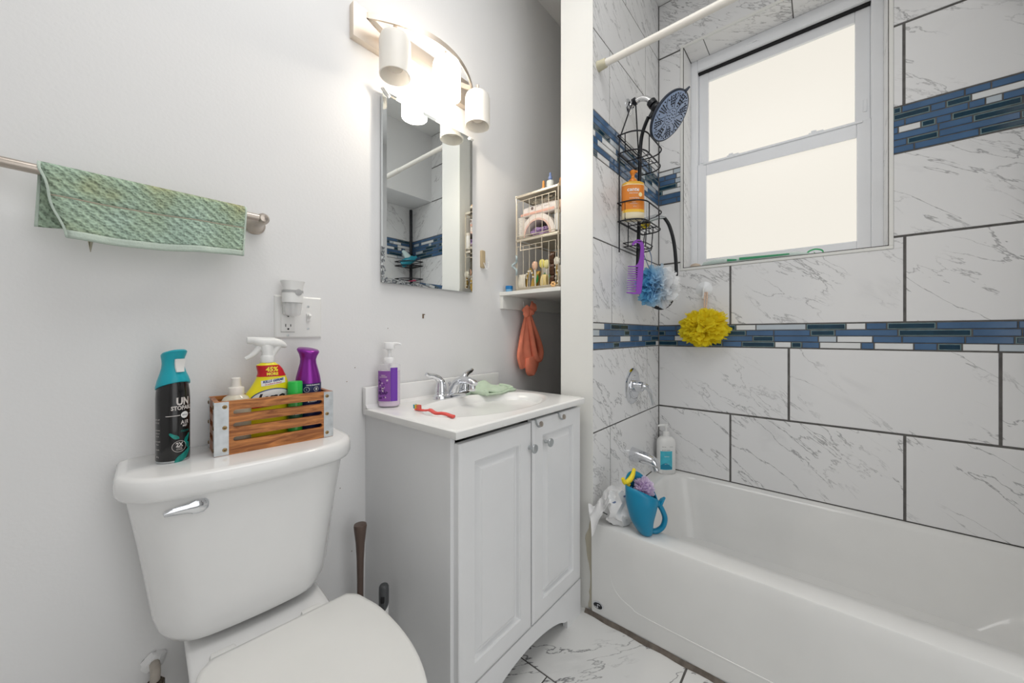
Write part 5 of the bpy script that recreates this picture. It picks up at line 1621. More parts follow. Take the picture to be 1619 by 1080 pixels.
mb.tube(spline([(0.008, 0, 0.1935), (0.022, 0, 0.1950), (0.032, 0, 0.1935), (0.036, 0, 0.190)], 5), [0.0050, 0.005, 0.0048, 0.0046, 0.0044, 0.0042, 0.004, 0.0038, 0.0036, 0.0034, 0.0032, 0.003, 0.0028, 0.0026, 0.0024, 0.0022], 12)
mb.build('pump', 'pump_w', sb, ang=45)
mb = MB(); mb.tube([(0.002, 0, 0.012), (0.0, 0, 0.135)], 0.0042, 10); mb.build('dip_tube', 'pump_w', sb)

tbr = thing('toothbrush', 'coral toothbrush lying on the front left of the sink top', 'toothbrush', (0.644, 0.825, 0.777), 0)
mb = MB()
pts = spline([(-0.006, 0.082, 0.006), (-0.004, 0.064, 0.006), (-0.003, 0.052, 0.006), (0.000, 0.038, 0.007), (0.004, 0.024, 0.009), (0.001, 0.004, 0.006), (-0.001, -0.012, 0.0055), (0.002, -0.030, 0.0075), (0.003, -0.048, 0.0075), (0.002, -0.066, 0.006), (0.002, -0.080, 0.0055)], 5)
K = len(pts)
mb.tube(pts, [(0.0035 if k / K < 0.22 else 0.003 if k / K < 0.36 else 0.0046) * (0.5 if k in (0, K - 1) else 1) for k in range(K)], 10, flat=1.45)
mb.build('handle', pm('coral_plastic', (236, 92, 84), 0.25), tbr, ang=60)
for k, (col, yy) in enumerate((((64, 166, 190), 0.083), ((236, 206, 74), 0.077), ((236, 132, 92), 0.070), ((232, 120, 110), 0.064))):
    mb = MB()
    for i in range(3):
        for j in range(2):
            x_ = -0.0085 + 0.0035 * i + (0.082 - yy) * 0.12; y_ = yy - 0.002 + 0.003 * j
            mb.tube([(x_, y_, 0.008), (x_ - 0.0008, y_, 0.0195 - 0.001 * (i % 2))], 0.0015, 6)
    o = mb.build('bristles', pm('bristle_%d' % k, col, 0.5), tbr)

gc = thing('washcloth', 'pale green folded washcloth crumpled on the right back of the sink top', 'cloth', (1.05, 0.975, 0.777), 0)
mb = MB()


def cloth(u, v, lay):
    if lay == 0:
        x, y = -0.086 + 0.172 * u, 0.050 - 0.090 * v - 0.016 * math.sin(math.pi * u) * v
        z = 0.004 + 0.004 * max(0, math.sin(u * 8 + v * 3)) * v
    else:
        x, y = -0.084 + 0.150 * u * (1 - 0.25 * v) + 0.045 * v * u, 0.052 - 0.080 * v - 0.026 * math.sin(math.pi * min(1, u * 1.15)) * v
        z = 0.0125 + 0.026 * (1 - v) ** 1.5 * math.exp(-((u - 0.42) / 0.28) ** 2) + 0.004 * math.sin(u * 11 + 1) * (1 - 0.5 * v) + 0.003 * math.sin(v * 9 + u * 4)
    return (x, y, z)


for lay in range(2):
    mb.grid(lambda u, v, l=lay: cloth(u, v, l), 36, 20)
mb.tube(spline([(-0.084, 0.050, 0.010), (-0.088, 0.030, 0.011), (-0.086, 0.008, 0.011), (-0.082, -0.016, 0.010), (-0.070, -0.034, 0.007)], 5), 0.0078, 12)
mb.tube(spline([(0.083, 0.046, 0.012), (0.088, 0.020, 0.011), (0.084, -0.010, 0.009), (0.07, -0.030, 0.007)], 5), 0.0058, 12)
mb.build('washcloth_cloth', pm('pale_green_terry', (206, 224, 200), 0.95, spec=0.1, bump=0.9, bscale=420, var=0.06, vscale=40), gc, ang=80, solid=0.0065)

# ------------------------------------------------------------------ shower fittings
AX = 1.526
shw = thing('wall_shower', 'round dark shower head with pale blue face on a chrome arm', 'shower head', (AX, YT - 0.002, 1.973))
mb = MB(); mb.M = Matrix.Rotation(math.radians(90), 4, 'X'); mb.lathe([(0.033, 0.0), (0.033, 0.003), (0.026, 0.009), (0.013, 0.012), (0.011, 0.02)], n=32); mb.build('wall_flange', 'chrome', shw, ang=40)
mb = MB(); mb.tube(spline([(0, 0.0, 0), (0, -0.03, 0.010), (0, -0.055, 0.014), (0, -0.082, 0.0), (0, -0.104, -0.028)], 6), 0.0115, 16); mb.build('arm', pm('bright_chrome', (236, 236, 236), 0.15, metal=0.9), shw, ang=60)
nrm = Vector((-0.087, -0.742, -0.663)).normalized()
hc_ = Vector((AX - AX, 0.464 - (YT - 0.002), 1.869 - 1.973))
rot = nrm.to_track_quat('Z', 'Y').to_matrix().to_4x4()
TRH = Matrix.Translation(hc_) @ rot
mb = MB(); bj = hc_ - nrm * 0.03
mb.tube([(0, -0.096, -0.016), (0, -0.106, -0.034)], 0.019, 16)
mb.lathe([(0.0, -0.021), (0.012, -0.018), (0.021, -0.008), (0.0225, 0.0), (0.021, 0.009), (0.012, 0.018), (0, 0.021)], (0.0, -0.118, -0.050), 24)
mb.tube([(0, -0.118, -0.050), tuple(bj)], [0.016, 0.020], 16)
mb.tube([(0.0, -0.108, -0.060), (-0.002, -0.092, -0.083)], [0.012, 0.0105], 12)
mb.build('swivel_joint', 'black', shw, ang=45)
mb = MB(); mb.M = TRH
mb.lathe([(0.018, -0.036), (0.03, -0.028), (0.07, -0.018), (0.092, -0.011), (0.096, -0.006), (0.096, 0.0), (0.092, 0.002), (0.089, 0.0)], n=56)
mb.tube([(0.0, 0.088, -0.004), (0.0, 0.112, 0.003)], [0.009, 0.004], 8, flat=0.6)
mb.build('head_shell', pm('gunmetal', (48, 56, 70), 0.3), shw, ang=45)
mb = MB(); mb.M = TRH
mb.lathe([(0.0895, -0.001), (0.0895, 0.0015), (0.086, 0.003), (0.0, 0.004)], n=56)
mb.mi = 1


def disc(a, r, s_, e=1.0):
    x, y = r * math.cos(a), r * math.sin(a)
    rings = []
    for rr_, z in ((s_, 0.003), (s_ * 0.8, 0.0058)):
        rings.append([(x + rr_ * (e * math.cos(t) * math.cos(a) - math.sin(t) * math.sin(a)), y + rr_ * (e * math.cos(t) * math.sin(a) + math.sin(t) * math.cos(a)), z) for t in [2 * math.pi * i / 8 for i in range(8)]])
    mb.loft(rings)


for k in range(6):
    disc(2 * math.pi * k / 6, 0.010, 0.0024)
for k in range(10):
    disc(2 * math.pi * k / 10 + 0.2, 0.021, 0.0022)
for s_ in range(8):
    a0 = 2 * math.pi * s_ / 8
    for i, r in enumerate((0.040, 0.050, 0.060, 0.070, 0.079)):
        disc(a0, r, 0.0028)
        if i > 0:
            disc(a0 + 0.13, r, 0.0022, 2.2); disc(a0 - 0.13, r, 0.0022, 2.2)
        if i > 1:
            disc(a0 + 0.28 if i % 2 else a0 - 0.27, r + 0.003, 0.0028)
mb.grid(lambda u, v: ((0.0295 + 0.0016 * v) * math.cos(5.6 * u), (0.0295 + 0.0016 * v) * math.sin(5.6 * u), 0.0042), 40, 1)
for s_ in range(8):
    a0 = 2 * math.pi * s_ / 8 + math.pi / 8
    mb.tube([(r * math.cos(a0 + d_), r * math.sin(a0 + d_), 0.0038) for r, d_ in ((0.034, 0.0), (0.048, 0.12), (0.060, 0.14), (0.074, 0.04), (0.084, -0.06))], 0.0011, 5)
mb.build('spray_face', [pm('pale_blue_plastic', (158, 176, 206), 0.3), 'black'], shw, ang=40)

hose = thing('shower_hose', 'black shower hose looping down beside the wire caddy with chrome hand wand', 'shower hose', (1.526, 0.545, 1.89))


def hl(p):
    return (p[0] - 1.526, p[1] - 0.545, p[2] - 1.89)


mb = MB()
HP = [(1.524, 0.548, 1.898), (1.530, 0.576, 1.84), (1.532, 0.586, 1.76), (1.532, 0.588, 1.62), (1.530, 0.590, 1.46), (1.525, 0.592, 1.34), (1.535, 0.596, 1.24), (1.60, 0.598, 1.165), (1.665, 0.578, 1.128), (1.70, 0.547, 1.119), (1.70, 0.509, 1.151), (1.70, 0.490, 1.247), (1.70, 0.497, 1.387), (1.70, 0.518, 1.480), (1.696, 0.5415, 1.525)]
mb.tube([hl(p) for p in spline(HP, 8)], 0.0075, 10)
mb.build('hose', 'black', hose, ang=70)
mb = MB(); mb.tube([hl(p) for p in ((1.698, 0.540, 1.526), (1.655, 0.566, 1.518), (1.615, 0.590, 1.500), (1.602, 0.598, 1.494))], [0.010, 0.013, 0.015, 0.016], 16)
mb.tube([hl(p) for p in ((1.602, 0.598, 1.496), (1.594, 0.588, 1.478))], [0.021, 0.024], 18)
mb.build('hand_wand', 'chrome', hose, ang=45)

# black wire caddy hanging on the arm
cad = thing('shower_caddy', 'black wire shower caddy with two baskets hanging from the shower arm', 'shower caddy', (1.52, 0.575, 1.30))


def cl(p):
    return (p[0] - 1.52, p[1] - 0.575, p[2] - 1.30)


def stad(x0, x1, y0, y1, z, n=10):
    """basket outline: straight back, half-round ends toward the front"""
    r = (y1 - y0) * 0.62
    pts = [(x0, y1, z)]
    for k in range(n + 1):
        a = math.pi + math.pi / 2 * k / n
        pts.append((x0 + r + r * math.cos(a), y0 + r + r * math.sin(a), z))
    for k in range(n + 1):
        a = 1.5 * math.pi + math.pi / 2 * k / n
        pts.append((x1 - r + r * math.cos(a), y0 + r + r * math.sin(a), z))
    pts.append((x1, y1, z))
    return [cl(p) for p in pts]


mb = MB()
mb.tube([cl(p) for p in ((1.405, 0.622, 1.33), (1.405, 0.622, 1.70), (1.406, 0.622, 1.772), (1.412, 0.622, 1.792), (1.508, 0.609, 1.978), (1.514, 0.607, 1.990), (1.526, 0.606, 1.996), (1.538, 0.607, 1.990), (1.544, 0.609, 1.976), (1.611, 0.622, 1.775), (1.618, 0.622, 1.745), (1.62, 0.622, 1.70), (1.62, 0.622, 1.33))], 0.0029, 8)
mb.tube([cl((1.526, 0.615, 1.984)), cl((1.526, 0.600, 1.9875))], 0.0155, 14)
for z in (1.79, 1.72, 1.52, 1.45):
    mb.tube([cl((1.405, 0.622, z)), cl((1.62, 0.622, z))], 0.0022, 6)
mb.build('hanger_frame', 'wire', cad)
for z0, z1 in ((1.72, 1.79), (1.45, 1.522)):
    mb = MB()
    x0, x1, y0, y1 = 1.390, 1.655, 0.522, 0.622
    mb.tube(stad(x0, x1, y0, y1, z1), 0.0029, 8, closed=True)
    mb.tube(stad(x0 + 0.004, x1 - 0.004, y0 + 0.004, y1, z0), 0.0029, 8, closed=True)
    for k in range(5):
        y = y0 + 0.018 + 0.019 * k
        mb.tube([cl((x0 + 0.012 + 0.012 * max(0, 2 - k), y, z0)), cl((x1 - 0.012 - 0.012 * max(0, 2 - k), y, z0))], 0.0014, 6)
    for x in (x0 + 0.09, x1 - 0.09):
        mb.tube([cl((x, y0 + 0.004, z0)), cl((x, y1, z0))], 0.0022, 6)
    for x, y in ((x0 + 0.002, y1 - 0.03), (x1 - 0.002, y1 - 0.03), (x0 + 0.075, y0 + 0.002), (x1 - 0.075, y0 + 0.002)):
        mb.tube([cl((x, y, z0)), cl((x, y, z1))], 0.0022, 6)
    mb.tube([cl(p) for p in spline([(1.47, y0 + 0.01, z0 + 0.001), (1.485, y0 + 0.03, z0 + 0.001), (1.475, y0 + 0.05, z0 + 0.001), (1.50, y0 + 0.06, z0 + 0.001), (1.525, y0 + 0.05, z0 + 0.001), (1.53, y0 + 0.03, z0 + 0.001), (1.56, y0 + 0.02, z0 + 0.001)], 5)], 0.0015, 6)
    mb.build('basket', 'wire', cad)
mb = MB()
x0, x1, y0, y1 = 1.44, 1.60, 0.545, 0.620
mb.tube(stad(x0, x1, y0, y1, 1.372), 0.0022, 8, closed=True); mb.tube(stad(x0 + 0.005, x1 - 0.005, y0 + 0.004, y1, 1.358), 0.0022, 8, closed=True)
for k in range(4):
    mb.tube([cl((x0 + 0.014, y0 + 0.02 + 0.015 * k, 1.358)), cl((x1 - 0.014, y0 + 0.02 + 0.015 * k, 1.358))], 0.0014, 6)
for x, y in ((x0, y1 - 0.02), (x1, y1 - 0.02), (x0 + 0.045, y0 + 0.001), (x1 - 0.045, y0 + 0.001)):
    mb.tube([cl((x + (1.52 - x) * -0.12, y - 0.005, 1.45)), cl((x, y, 1.372)), cl((x, y, 1.358))], 0.0022, 6)
mb.build('soap_dish', 'wire', cad)

ob = thing('conditioner_bottle', 'orange pump bottle standing in the lower caddy basket', 'bottle', (1.427, 0.575, 1.4545), -52)
mb = MB()
mb.loft([ell(0, 0, 0.040, 0.024, 0.0, 36, 2.5), ell(0, 0, 0.0435, 0.027, 0.004, 36, 2.5), ell(0, 0, 0.0435, 0.027, 0.034, 36, 2.5)], cap1=False)
mb.mi = 1
mb.loft([ell(0, 0, 0.0435, 0.027, 0.034, 36, 2.5), ell(0, 0, 0.0435, 0.027, 0.132, 36, 2.5)], cap0=False, cap1=False)
mb.mi = 2
mb.loft([ell(0, 0, 0.0435, 0.027, 0.132, 36, 2.5), ell(0, 0, 0.042, 0.026, 0.142, 36, 2.5), ell(0, 0, 0.034, 0.021, 0.147, 36, 2.3), ell(0, 0, 0.014, 0.012, 0.149, 36)], cap0=False)
obb = mb.build('bottle_body', [pm('cream_plastic', (238, 224, 190), 0.3), pm('orange_label', (222, 132, 46), 0.35), pm('gold_plastic', (224, 172, 60), 0.3)], ob, ang=45)
mb = MB(); mb.lathe([(0.0165, 0.148), (0.0165, 0.156), (0.010, 0.163), (0.0065, 0.168), (0.0062, 0.178), (0.009, 0.182), (0.0115, 0.187), (0.0115, 0.194), (0.006, 0.198), (0, 0.1985)], n=24); mb.tube([(0, 0, 0.190), (0.014, -0.012, 0.188)], [0.006, 0.004], 10); mb.build('pump', pm('orange_pump', (222, 134, 40), 0.35), ob, ang=45)


def of_(x, z, off=0.0006):
    k = min(0.995, abs(x) / 0.0435)
    return (x, -(0.027 * (1 - k ** 2.5) ** (1 / 2.5) + off), z)


mb = MB(); mb.mi = 0
mb.text('cantu', 0.021, lambda x, y: of_(-0.006 + x, 0.112 + y), bold=0.0004); mb.text('shea butter', 0.0075, lambda x, y: of_(-0.004 + x, 0.098 + y)); mb.text('moisturizing', 0.0075, lambda x, y: of_(-0.002 + x, 0.079 + y)); mb.text('cream\nconditioner', 0.0062, lambda x, y: of_(-0.004 + x, 0.060 + y)); mb.text('25 oz', 0.0055, lambda x, y: of_(0.0 + x, 0.045 + y))
mb.mi = 1
mb.grid(lambda u, v: of_(0.022 + 0.0075 * v * math.cos(2 * math.pi * u), 0.092 + 0.0085 * v * math.sin(2 * math.pi * u)), 20, 2)
mb.grid(lambda u, v: of_(-0.0425 + 0.085 * u, 0.1305 + 0.003 * v), 24, 1)
mb.mi = 2
mb.grid(lambda u, v: of_(-0.0425 + 0.085 * u, 0.024 + 0.011 * v), 24, 1)
mb.build('label', ['plastic_w', pm('cream_print', (244, 226, 178), 0.4), pm('yellow_band', (240, 190, 60), 0.4)], obb, ang=0)

# purple comb on the soap dish
cb = thing('comb', 'purple wide-tooth comb hanging by its hooked handle from the caddy soap dish', 'comb', (1.4535, 0.5605, 1.376), -46)
S_ = 0.000283
Z_ = lambda pts: [((x - 420) * S_, (10 - y) * S_) for x, y in pts]
outer = spline([(a, b_, 0) for a, b_ in [(312, 62), (345, 22), (395, -4), (440, 2), (474, 38), (490, 95), (492, 180), (490, 290), (482, 420), (468, 600), (452, 742)]], 4)
inner = spline([(a, b_, 0) for a, b_ in [(374, 742), (390, 560), (405, 388)]], 3) + spline([(a, b_, 0) for a, b_ in [(345, 376), (390, 350), (418, 300), (434, 210), (440, 110), (428, 62), (398, 44), (362, 56), (336, 84)]], 4)
mb = MB(); mb.prism(Z_([(p[0], p[1]) for p in outer] + [(440, 764), (420, 768), (330, 768), (238, 752), (238, 740)] + [(p[0], p[1]) for p in inner]), -0.0022, 0.0022)
mb.prism(Z_([(405, 388), (400, 372), (262, 372), (262, 384)]), -0.0018, 0.0018)
for k in range(10):
    y = 414 + 32.5 * k
    xr = 405 - 30 * (y - 388) / 354
    xl = 262 - 22 * (y - 388) / 354
    mb.prism(Z_([(xr + 8, y - 8), (xl, y - 4), (xl, y + 4), (xr + 8, y + 8)]), -0.0016, 0.0016)
mb.build('comb_plastic', pm('purple_plastic', (134, 56, 172), 0.3), cb, ang=30)


def puff(name, label, loc, R, mats, n, seed, sq=(1, 1, 1), rz=0, group=None):
    """gathered netting: many small rippled ruffles turned every way round a middle"""
    t_ = thing(name, label, 'bath puff', loc, rz, group)
    mb_ = MB()
    r_ = random.Random(seed)
    for k in range(n):
        zc = 1 - 2 * (k + 0.5) / n
        a = k * 2.39996 + r_.uniform(-0.4, 0.4)
        q = Vector((math.sqrt(max(0, 1 - zc * zc)) * math.cos(a), math.sqrt(max(0, 1 - zc * zc)) * math.sin(a), zc))
        q = q.to_track_quat('Z', 'Y').to_matrix() @ Matrix.Rotation(r_.uniform(0, 6.28), 3, 'Z')
        w_ = R * r_.uniform(0.22, 0.48)
        hgt = R * r_.uniform(0.72, 1.04)
        ph, fr, sqz, arc = r_.uniform(0, 6.28), r_.choice([3, 4, 5]), r_.uniform(0.18, 0.8), r_.uniform(0.55, 1.0)

        def fn(u, v):
            t = 2 * math.pi * u * arc
            rad = w_ * (0.10 + 0.90 * v ** 1.3) * (1 + 0.22 * v * math.sin(fr * t + ph))
            zz = hgt * (0.15 + 0.85 * v ** 0.6) + 0.10 * R * math.sin(fr * t + ph + 1.5) * v + 0.03 * R * math.sin(9 * t + ph) * v
            p = q @ Vector((rad * math.cos(t) * sqz, rad * math.sin(t), zz))
            return (p.x * sq[0], p.y * sq[1], p.z * sq[2])
        mb_.grid(fn, 22, 5)
    mb_.build('netting', mats, t_, ang=80, fix=False)
    return t_


M['net_yellow'] = sheer('yellow_net', (255, 242, 70), (255, 232, 40), 0.2)
M['net_blue'] = sheer('blue_white_net', (124, 200, 238), (250, 251, 252), 0.14)
M['net_lilac'] = sheer('lilac_net', (232, 214, 242), (238, 226, 246), 0.08)
yp = puff('bath_puff', 'yellow mesh bath puff hanging on the window wall from a suction hook', (1.845, 0.413, 1.032), 0.092, 'net_yellow', 120, 3, (0.62, 1.12, 0.86))
mb = MB()
for k in range(2):
    mb.tube(spline([(0.046, 0.008 * (k - 0.5), 0.165), (0.036, 0.010 * (k - 0.5), 0.12), (0.02, 0.004 * (k - 0.5), 0.06), (0, 0, 0.0)], 6), 0.0032, 8)
mb.build('hanging_cord', pm('striped_cord', (226, 196, 172), 0.8, var=0.3, vscale=400), yp)
sc_ = thing('suction_hook', 'clear suction cup hook on the window wall holding the yellow puff', 'hook', (XW - 0.0024, 0.424, 1.213))
mb = MB(); mb.M = Matrix.Rotation(math.radians(-90), 4, 'Y'); mb.lathe([(0.035, 0.0), (0.0355, 0.0015), (0.030, 0.004), (0.016, 0.009), (0.010, 0.013), (0.0, 0.014)], n=36); mb.build('suction_cup', pm('clear_vinyl', (236, 238, 239), 0.15), sc_, ang=50)
mb = MB(); mb.tube(spline([(-0.012, 0, 0.004), (-0.017, 0, -0.004), (-0.014, 0, -0.03), (-0.016, 0, -0.044), (-0.026, 0, -0.046), (-0.030, 0, -0.036)], 5), 0.0042, 8); mb.build('hook', 'plastic_w', sc_)
bp_ = puff('bath_puff', 'blue and white mesh bath puff hanging under the wire caddy', (1.585, 0.530, 1.205), 0.086, 'net_blue', 120, 5, (1.0, 0.8, 0.98), rz=-58)
mb = MB()
for dx in (-0.014, 0.012):
    mb.tube(spline([(-0.056 + dx, -0.010, 0.166), (-0.040 + dx, -0.006, 0.12), (-0.025, 0.0, 0.05), (0, 0, 0)], 5), 0.0016, 6)
mb.build('hanging_cord', pm('blue_cord', (84, 110, 150), 0.7), bp_)

# ------------------------------------------------------------------ valve, spout
vlv = thing('shower_valve', 'round chrome shower valve with lever on the tiled wing wall', 'shower valve', (1.567, YT - 0.002, 0.776))
mb = MB(); mb.M = Matrix.Rotation(math.radians(90), 4, 'X'); mb.lathe([(0.078, 0.0), (0.078, 0.003), (0.070, 0.008), (0.050, 0.011), (0.047, 0.0105), (0.045, 0.013), (0.0, 0.014)], n=48)
vp = mb.build('escutcheon', 'chrome', vlv, ang=30)
mb = MB(); mb.M = Matrix.Rotation(math.radians(90), 4, 'X'); mb.lathe([(0.024, 0.012), (0.0235, 0.03), (0.021, 0.046), (0.012, 0.052), (0, 0.053)], n=28); mb.M = None
mb.tube(spline([(0, -0.040, 0.004), (0.012, -0.056, 0.0), (0.032, -0.064, -0.018), (0.046, -0.068, -0.050), (0.054, -0.072, -0.085)], 5), [0.015, 0.0145, 0.014, 0.0135, 0.013, 0.0125, 0.012, 0.0115, 0.011, 0.0105, 0.010, 0.0095, 0.009, 0.0085, 0.008, 0.0075, 0.007, 0.0065, 0.006, 0.0055, 0.004], 14)
mb.build('lever', 'chrome', vlv, ang=45)
spo = thing('tub_spout', 'chrome tub spout on the tiled wing wall above the tub', 'tub spout', (1.560, YT - 0.002, 0.478))
mb = MB()
sp3 = [(0.0, 0.029, 0.031, 0.0), (-0.003, 0.031, 0.033, 0.0), (-0.04, 0.028, 0.029, -0.003), (-0.07, 0.026, 0.026, -0.006), (-0.092, 0.025, 0.024, -0.011), (-0.108, 0.022, 0.020, -0.018), (-0.116, 0.016, 0.015, -0.025)]
mb.loft([[(w_ * math.cos(t), y, z + h_ * math.sin(t) * (0.8 if math.sin(t) < 0 else 1)) for t in [2 * math.pi * k / 28 for k in range(28)]] for y, w_, h_, z in sp3])
mb.tube([(0, -0.094, -0.014), (0, -0.103, -0.044)], [0.021, 0.019], 20)
mb.build('spout_body', 'chrome', spo, ang=45)

# shower curtain rod
rod = thing('curtain_rod', 'white shower curtain rod running along the tub near the ceiling', 'curtain rod', (1.247, 0.0, 1.991))
mb = MB(); mb.tube([(0, YT - 0.008, 0), (0, 0.15, 0)], 0.0122, 18); mb.tube([(0, 0.16, 0), (0, YF + 0.006, 0)], 0.0142, 18); mb.build('rod', pm('cream_rod', (232, 228, 220), 0.35), rod, ang=60)
for y0, y1 in ((YT - 0.0025, YT - 0.034), (YF + 0.0025, YF + 0.034)):
    mb = MB(); mb.tube([(0, y0, 0), (0, y0 + (y1 - y0) * 0.2, 0), (0, y1, 0)], [0.0185, 0.0175, 0.0155], 20); mb.build('end_cap', pm('yellowed_rubber', (204, 198, 172), 0.5), rod, ang=50)

# ------------------------------------------------------------------ tub corner things
shb = thing('body_wash_bottle', 'white pump bottle with teal label in the far corner of the tub', 'bottle', (1.842, 0.578, 0.334), -42)
mb = MB()
mb.loft([ell(0, 0, 0.040, 0.026, 0.0, 36, 2.6), ell(0, 0, 0.0435, 0.0285, 0.003, 36, 2.6), ell(0, 0, 0.0435, 0.0285, 0.145, 36, 2.6), ell(0, 0, 0.040, 0.027, 0.160, 36, 2.5), ell(0, 0, 0.030, 0.022, 0.171, 36, 2.3), ell(0, 0, 0.014, 0.014, 0.177, 36)])
sbb2 = mb.build('bottle_body', 'plastic_w', shb, ang=45)
mb = MB(); mb.lathe([(0.0155, 0.176), (0.0155, 0.196), (0.012, 0.199), (0.005, 0.200), (0.005, 0.218), (0.010, 0.219), (0.0105, 0.232), (0.008, 0.234)], n=24); mb.tube([(0, 0, 0.228), (-0.030, 0.002, 0.228), (-0.040, 0.003, 0.224)], [0.006, 0.005, 0.004], 10); mb.build('pump', 'plastic_w', shb, ang=45)


def wf(x, z, off=0.0006):
    k = min(0.995, abs(x) / 0.0435)
    return (x, -(0.0285 * (1 - k ** 2.6) ** (1 / 2.6) + off), z)


mb = MB(); mb.mi = 0; mb.grid(lambda u, v: wf(-0.039 + 0.054 * u, 0.022 + 0.088 * v), 14, 2)
mb.mi = 3; mb.grid(lambda u, v: wf(-0.038 + 0.052 * u, 0.024 + (0.018 + 0.012 * math.sin(u * 4)) * v, 0.0009), 14, 2)
mb.mi = 1; mb.text('BODY WASH', 0.0062, lambda x, y: wf(-0.014 + x, 0.114 + y)); mb.text('Derma', 0.0058, lambda x, y: wf(-0.024 + x, 0.130 + y)); mb.text('12 fl oz', 0.0058, lambda x, y: wf(0.010 + x, 0.130 + y))
mb.mi = 2; mb.text('hydrate', 0.0075, lambda x, y: wf(-0.012 + x, 0.085 + y, 0.001)); mb.text('gentle care', 0.0045, lambda x, y: wf(-0.012 + x, 0.050 + y, 0.0012))
mb.build('label', [pm('teal_label', (74, 186, 206), 0.35, var=0.12, vscale=30), pm('grey_ink', (96, 100, 104), 0.5), 'plastic_w', pm('deep_teal', (30, 134, 166), 0.35)], sbb2, ang=0)

M['cup_blue'] = pm('cyan_blue_plastic', (12, 130, 168), 0.35)
cup = thing('bath_rinse_cup', 'blue whale-shaped rinse cup with a looped tail handle on the tub rim', 'rinse cup', (1.232, 0.452, 0.334), -50)
mb = MB()
sect = [(0.0, -0.012, 0.016, 0.018), (0.004, -0.020, 0.018, 0.024), (0.016, -0.030, 0.020, 0.032), (0.045, -0.047, 0.022, 0.040), (0.08, -0.058, 0.031, 0.045), (0.108, -0.064, 0.038, 0.047)]
ss = spline([(z, a, b_) for z, a, b_, d_ in sect], 5)
sd = spline([(d_, 0, 0) for z, a, b_, d_ in sect], 5)
rings = []
for (z, a, b_), (d_, _, _) in zip(ss, sd):
    rings.append([((a + b_) / 2 + (b_ - a) / 2 * math.cos(t), d_ * math.sin(t), z) for t in [2 * math.pi * k / 48 for k in range(48)]])
for f in (0.33, 0.66, 1.0):
    rg = []
    for k in range(48):
        t = 2 * math.pi * k / 48
        zt = 0.137 - 0.024 * math.cos(t) + (0.054 if math.sin(t) > 0 else 0.012) * abs(math.sin(t)) ** 1.2
        rg.append((-0.0135 + (0.0515 + 0.001 * f) * math.cos(t), (0.047 - 0.006 * f) * math.sin(t), 0.108 + (zt - 0.108) * f))
    rings.append(rg)
mb.loft(rings, cap0=True, cap1=False)
cb_ = mb.build('cup_body', 'cup_blue', cup, ang=60, solid=0.003)
mb = MB()
hp = spline([(0.018, 0, 0.009), (0.036, 0, 0.008), (0.056, 0, 0.022), (0.064, 0, 0.048), (0.058, 0, 0.072), (0.046, 0, 0.094), (0.036, 0, 0.104)], 6)
mb.tube(hp, 0.0085, 14, flat=1.2)
mb.loft([[(x + w_ * math.cos(t), 0.012 * f * math.sin(t), z + 0.5 * w_ * math.cos(t)) for t in [2 * math.pi * k / 16 for k in range(16)]] for x, z, w_, f in ((0.046, 0.094, 0.010, 1.0), (0.050, 0.104, 0.010, 1.0), (0.055, 0.113, 0.008, 1.0), (0.062, 0.119, 0.003, 0.6))])
mb.loft([[(x + w_ * math.cos(t), 0.010 * math.sin(t), z + 0.4 * w_ * math.cos(t)) for t in [2 * math.pi * k / 16 for k in range(16)]] for x, z, w_ in ((0.044, 0.096, 0.010), (0.038, 0.105, 0.008), (0.032, 0.109, 0.006))])
mb.build('tail_handle', 'cup_blue', cup, ang=70)
mb = MB()
yc = spline([(-0.076, 0.006, 0.182), (-0.066, 0.010, 0.166), (-0.050, 0.018, 0.170), (-0.036, 0.026, 0.184), (-0.028, 0.032, 0.206)], 5)
mb.tube(yc, [0.003 + 0.0068 * math.sin(math.pi * (0.1 + 0.8 * k / (len(yc) - 1))) for k in range(len(yc))], 12, flat=0.9)
mb.tube(spline([(-0.058, 0.016, 0.160), (-0.056, 0.018, 0.150), (-0.048, 0.022, 0.158)], 4), 0.006, 10)
o = mb.build('crown_clip', pm('yellow_crown', (240, 218, 46), 0.35), cup, ang=60); o['label'] = 'yellow crescent clip on the cup lip'
lp_ = puff('bath_puff', 'lilac mesh bath puff tucked inside the blue rinse cup', (1.238, 0.462, 0.334 + 0.146), 0.040, 'net_lilac', 70, 8, (0.92, 0.85, 0.95))
nb = thing('mesh_net', 'bunched dark blue mesh net inside the blue rinse cup', 'net', (1.206, 0.490, 0.334 + 0.108))
mb = MB(); crumple(mb, (0, 0, 0.022), (0.034, 0.030, 0.052), 15, 0.3); mb.build('net', pm('blue_net', (36, 92, 156), 0.7, bump=0.8, bscale=300), nb, ang=0)
wb = thing('plastic_bag', 'crumpled white plastic wipes package on the tub rim beside the blue cup', 'plastic bag', (1.222, 0.560, 0.3345), -48)
mb = MB()
crumple(mb, (0.020, 0.004, 0.062), (0.120, 0.085, 0.132), 23, 0.13, 4, 3.0)
mb.grid(lambda u, v: (-0.020 - 0.066 * u, (-0.036 + 0.066 * v) * (1 - 0.25 * u), 0.088 - 0.034 * u - (0.052 + 0.02 * u) * (1 - v) * u + 0.010 * math.sin(v * 8 + u * 5) + 0.005 * math.sin(u * 12 + v * 3)), 14, 16)
bagm = pm('white_film', (226, 226, 226), 0.25, coat=0.3, bump=0.5, bscale=40)
o = mb.build('bag_film', bagm, wb, ang=28)
mb = MB(); mb.M = Matrix.Translation((-0.041, -0.031, 0.052)) @ Matrix.Rotation(math.radians(28), 4, 'Y'); mb.box((0, 0, 0), (0.017, 0.0016, 0.003)); mb.M = None
